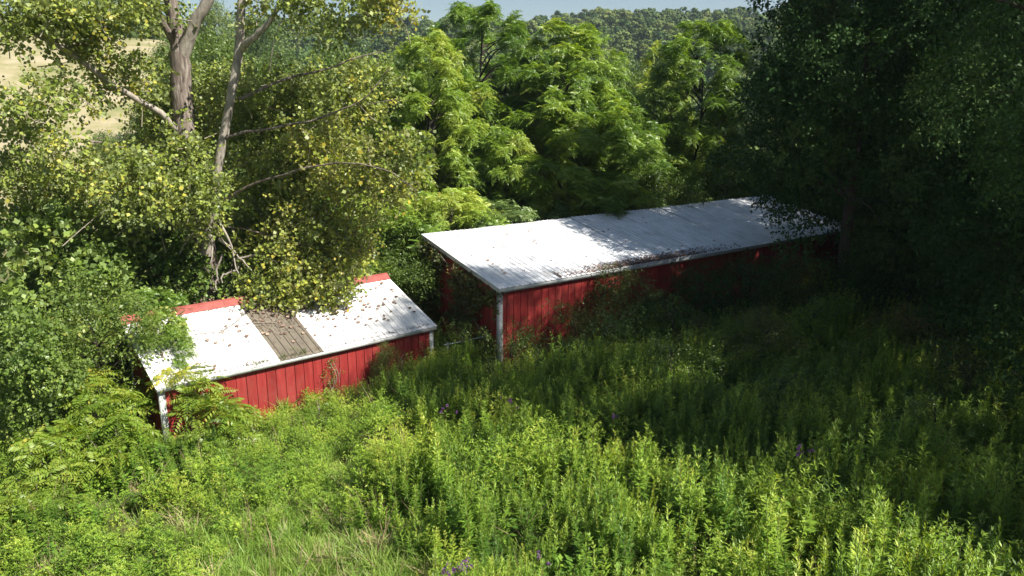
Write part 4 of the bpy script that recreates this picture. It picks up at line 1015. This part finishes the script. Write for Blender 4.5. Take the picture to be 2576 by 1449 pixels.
vine('creeper', pts, -eS, 'loose olive creeper at the right part of the small red wall', mat='redshrub', size=(.45, .7))
pts = [on_small(rng.uniform(2.4, 4.3), -.03 + .1 * rng.random() ** 2, .03 + .05 * rng.random()) for _ in range(90)]
vine('creeper', pts, (0, 0, 1), 'green creeper on the lower left roof edge of the small shed', mat='green', size=(.3, .5), stem=False)

# ------------------------------------------------------------------ fallen leaves, twigs and litter
def dead_leaf_mesh(seed):
    r = np.random.default_rng(seed); n = 7; V = [(0, 0, .012)]; 
    for i in range(n):
        a = i / n * 6.283; q = .055 * (1 + .25 * math.cos(a) + r.normal(0, .08)); V.append((q * math.cos(a), q * .85 * math.sin(a), .008 + .028 * abs(math.sin(a * 1 + seed)) + r.uniform(0, .008)))
    F = [(0, 1 + i, 1 + (i + 1) % n) for i in range(n)]
    return mesh('fallen_leaf', V, F, M['deadleaf'], np.full(n, r.uniform(.2, .9)))
DLM = [dead_leaf_mesh(i) for i in range(8)]
def place_leaf(p, ang_rise, az, label, group):
    o = link('fallen_leaf', DLM[rng.integers(0, 8)]); o.location = p
    o.rotation_euler = (Matrix.Rotation(R(90 - az), 3, 'Z') @ Matrix.Rotation(ang_rise, 3, 'X') @ Matrix.Rotation(rng.uniform(0, 6.28), 3, 'Z')).to_euler()
    s = rng.uniform(.6, 1.35); o.scale = (s, s, s); tag(o, label, 'leaf', group)
angS = math.atan2(RS, WS); angL = math.atan2(RL, WL)
for i in range(150):
    if i % 3: s, t = np.clip(rng.normal(5.9, 1.6), .3, 8.7), np.clip(rng.beta(2.4, 1.5), .03, .97)
    else: s, t = rng.uniform(.4, 8.8), rng.uniform(.04, .97)
    place_leaf(on_small(s, t, .0), angS, AZ_S, 'dry brown leaf lying on the roof of the small shed', 'dry leaves on the small roof')
for i in range(34):
    place_leaf(on_large(rng.uniform(.3, 12), rng.uniform(.04, .9), 0), angL, AZ_L, 'dry leaf lying on the long white roof', 'dry leaves on the long roof')
def litter(name, pts, label, lift=.02, mat='deadleaf', size=(.6, 1.2)):
    g = Geo(); n = len(pts); nr = unit(rng.normal(0, .45, (n, 3)) + np.array([0, 0, 1])); T = tmpl([leaf_q((0, -.045, 0), (0, .045, 0), .075, (0, 0, 1), .5)])
    instance(g, T, frames(np.cross(nr, rng.normal(0, 1, (n, 3))), nr), np.asarray(pts), rng.uniform(size[0], size[1], n), rng.uniform(.1, .9, n))
    tag(link(name, g.mesh(name, M[mat])), label, kind='stuff')
pts = []
for i in range(2600):
    s = rng.uniform(.2, 8.8); pts.append(PS0 + dS * s + eS * (WS + .30 + abs(rng.normal(0, .30))) + np.array([0, 0, RS + .02 + rng.uniform(-.3, .12)]))
litter('leaf_litter', pts, 'brown leaf litter piled behind the red ridge of the small shed')
pts = [on_small(np.clip(rng.normal(4.9, 1.1), 2.4, 8), np.clip(rng.beta(4, 1.6), 0, 1), .015 + .02 * rng.random()) for _ in range(900)]
litter('leaf_litter', pts, 'brown leaf litter gathered on the upper middle of the small roof', size=(.35, .8))
pts = [on_large(np.clip(rng.normal(7.2, 2.2), 2.6, 12.5), rng.random() ** 2 * .10 - .02, .015 + .03 * rng.random()) for _ in range(2400)]
litter('leaf_litter', pts, 'brown leaf debris along the lower edge of the long white roof', size=(.4, 1.0))
pts = [on_small(rng.uniform(.3, 8.8), rng.random() ** 2 * .05 - .02, .01 + .02 * rng.random()) for _ in range(520)]
litter('leaf_litter', pts, 'thin dark debris along the lower edge of the small roof', size=(.3, .6))
# twigs fallen on the small roof
for k, (s0, t0, s1, t1, lab) in enumerate([(2.9, .98, 3.9, .30, 'long thin fallen branch lying down the slope of the small white roof'),
                                          (3.3, .80, 2.2, .55, 'forked thin twig on the left half of the small roof'),
                                          (3.4, .62, 4.2, .48, 'short thin twig beside the brown roof sheets'),
                                          (1.6, .62, 2.6, .50, 'thin grey twig on the far left of the small roof')]):
    a = on_small(s0, t0, .03); b = on_small(s1, t1, .03); g = Geo(); m = (a + b) / 2 + dS * .15 + np.array([0, 0, .03])
    g.add(*tube(curve_pts([a - a, m - a, b - a], 12), np.linspace(.016, .006, 12), 5))
    for j in range(4):
        q = curve_pts([a - a, m - a, b - a], 12)[3 + 2 * j]; d_ = (dS * rng.normal(0, .35) + (eS * WS + np.array([0, 0, RS])) * rng.normal(0, .10)); g.add(*tube([q, q + d_ * .5 + np.array([0, 0, .03]), q + d_], [.008, .006, .003], 4))
    o = link('fallen_branch', g.mesh('fallen_branch', M['twig'], True)); o.location = a; tag(o, lab, 'branch')

# pipe rail between the two sheds
a = onz(1118, 868, .75); b = onz(1238, 842, 1.05); g = Geo(); g.add(*tube([(0, 0, 0), (b - a) / 2 + np.array([0, 0, -.01]), b - a], [.022] * 3, 8))
root = empty('pipe_rail', a, 'pale metal pipe rail crossing the gap between the two sheds', 'rail')
link('rail', g.mesh('rail', M['pipe'], True), root)
for k, q in enumerate((.06, .97)):
    p_ = (b - a) * q; zg = float(terr(a[0] + p_[0], a[1] + p_[1])) - a[2]; g = Geo(); g.add(*tube([p_ + np.array([0, .04, .05]), np.array([p_[0], p_[1] + .04, zg - .2])], [.03, .03], 8)); link('post', g.mesh('post', M['pipe'], True), root)

# ------------------------------------------------------------------ haze
def haze():
    V, F = box(-800, 800, -60, 1000, -14, 110)
    m = bpy.data.materials.new('haze_air'); m.use_nodes = True; nt = m.node_tree; nt.nodes.clear()
    o_ = nt.nodes.new('ShaderNodeOutputMaterial'); pv = nt.nodes.new('ShaderNodeVolumePrincipled')
    pv.inputs['Color'].default_value = (.72, .84, 1.0, 1); pv.inputs['Density'].default_value = .0002; pv.inputs['Anisotropy'].default_value = .2
    nt.links.new(pv.outputs[0], o_.inputs['Volume'])
    tag(link('haze', mesh('haze', V, F, m)), 'thin blue summer haze over the valley', kind='stuff')
HAZE = True
if HAZE: haze()
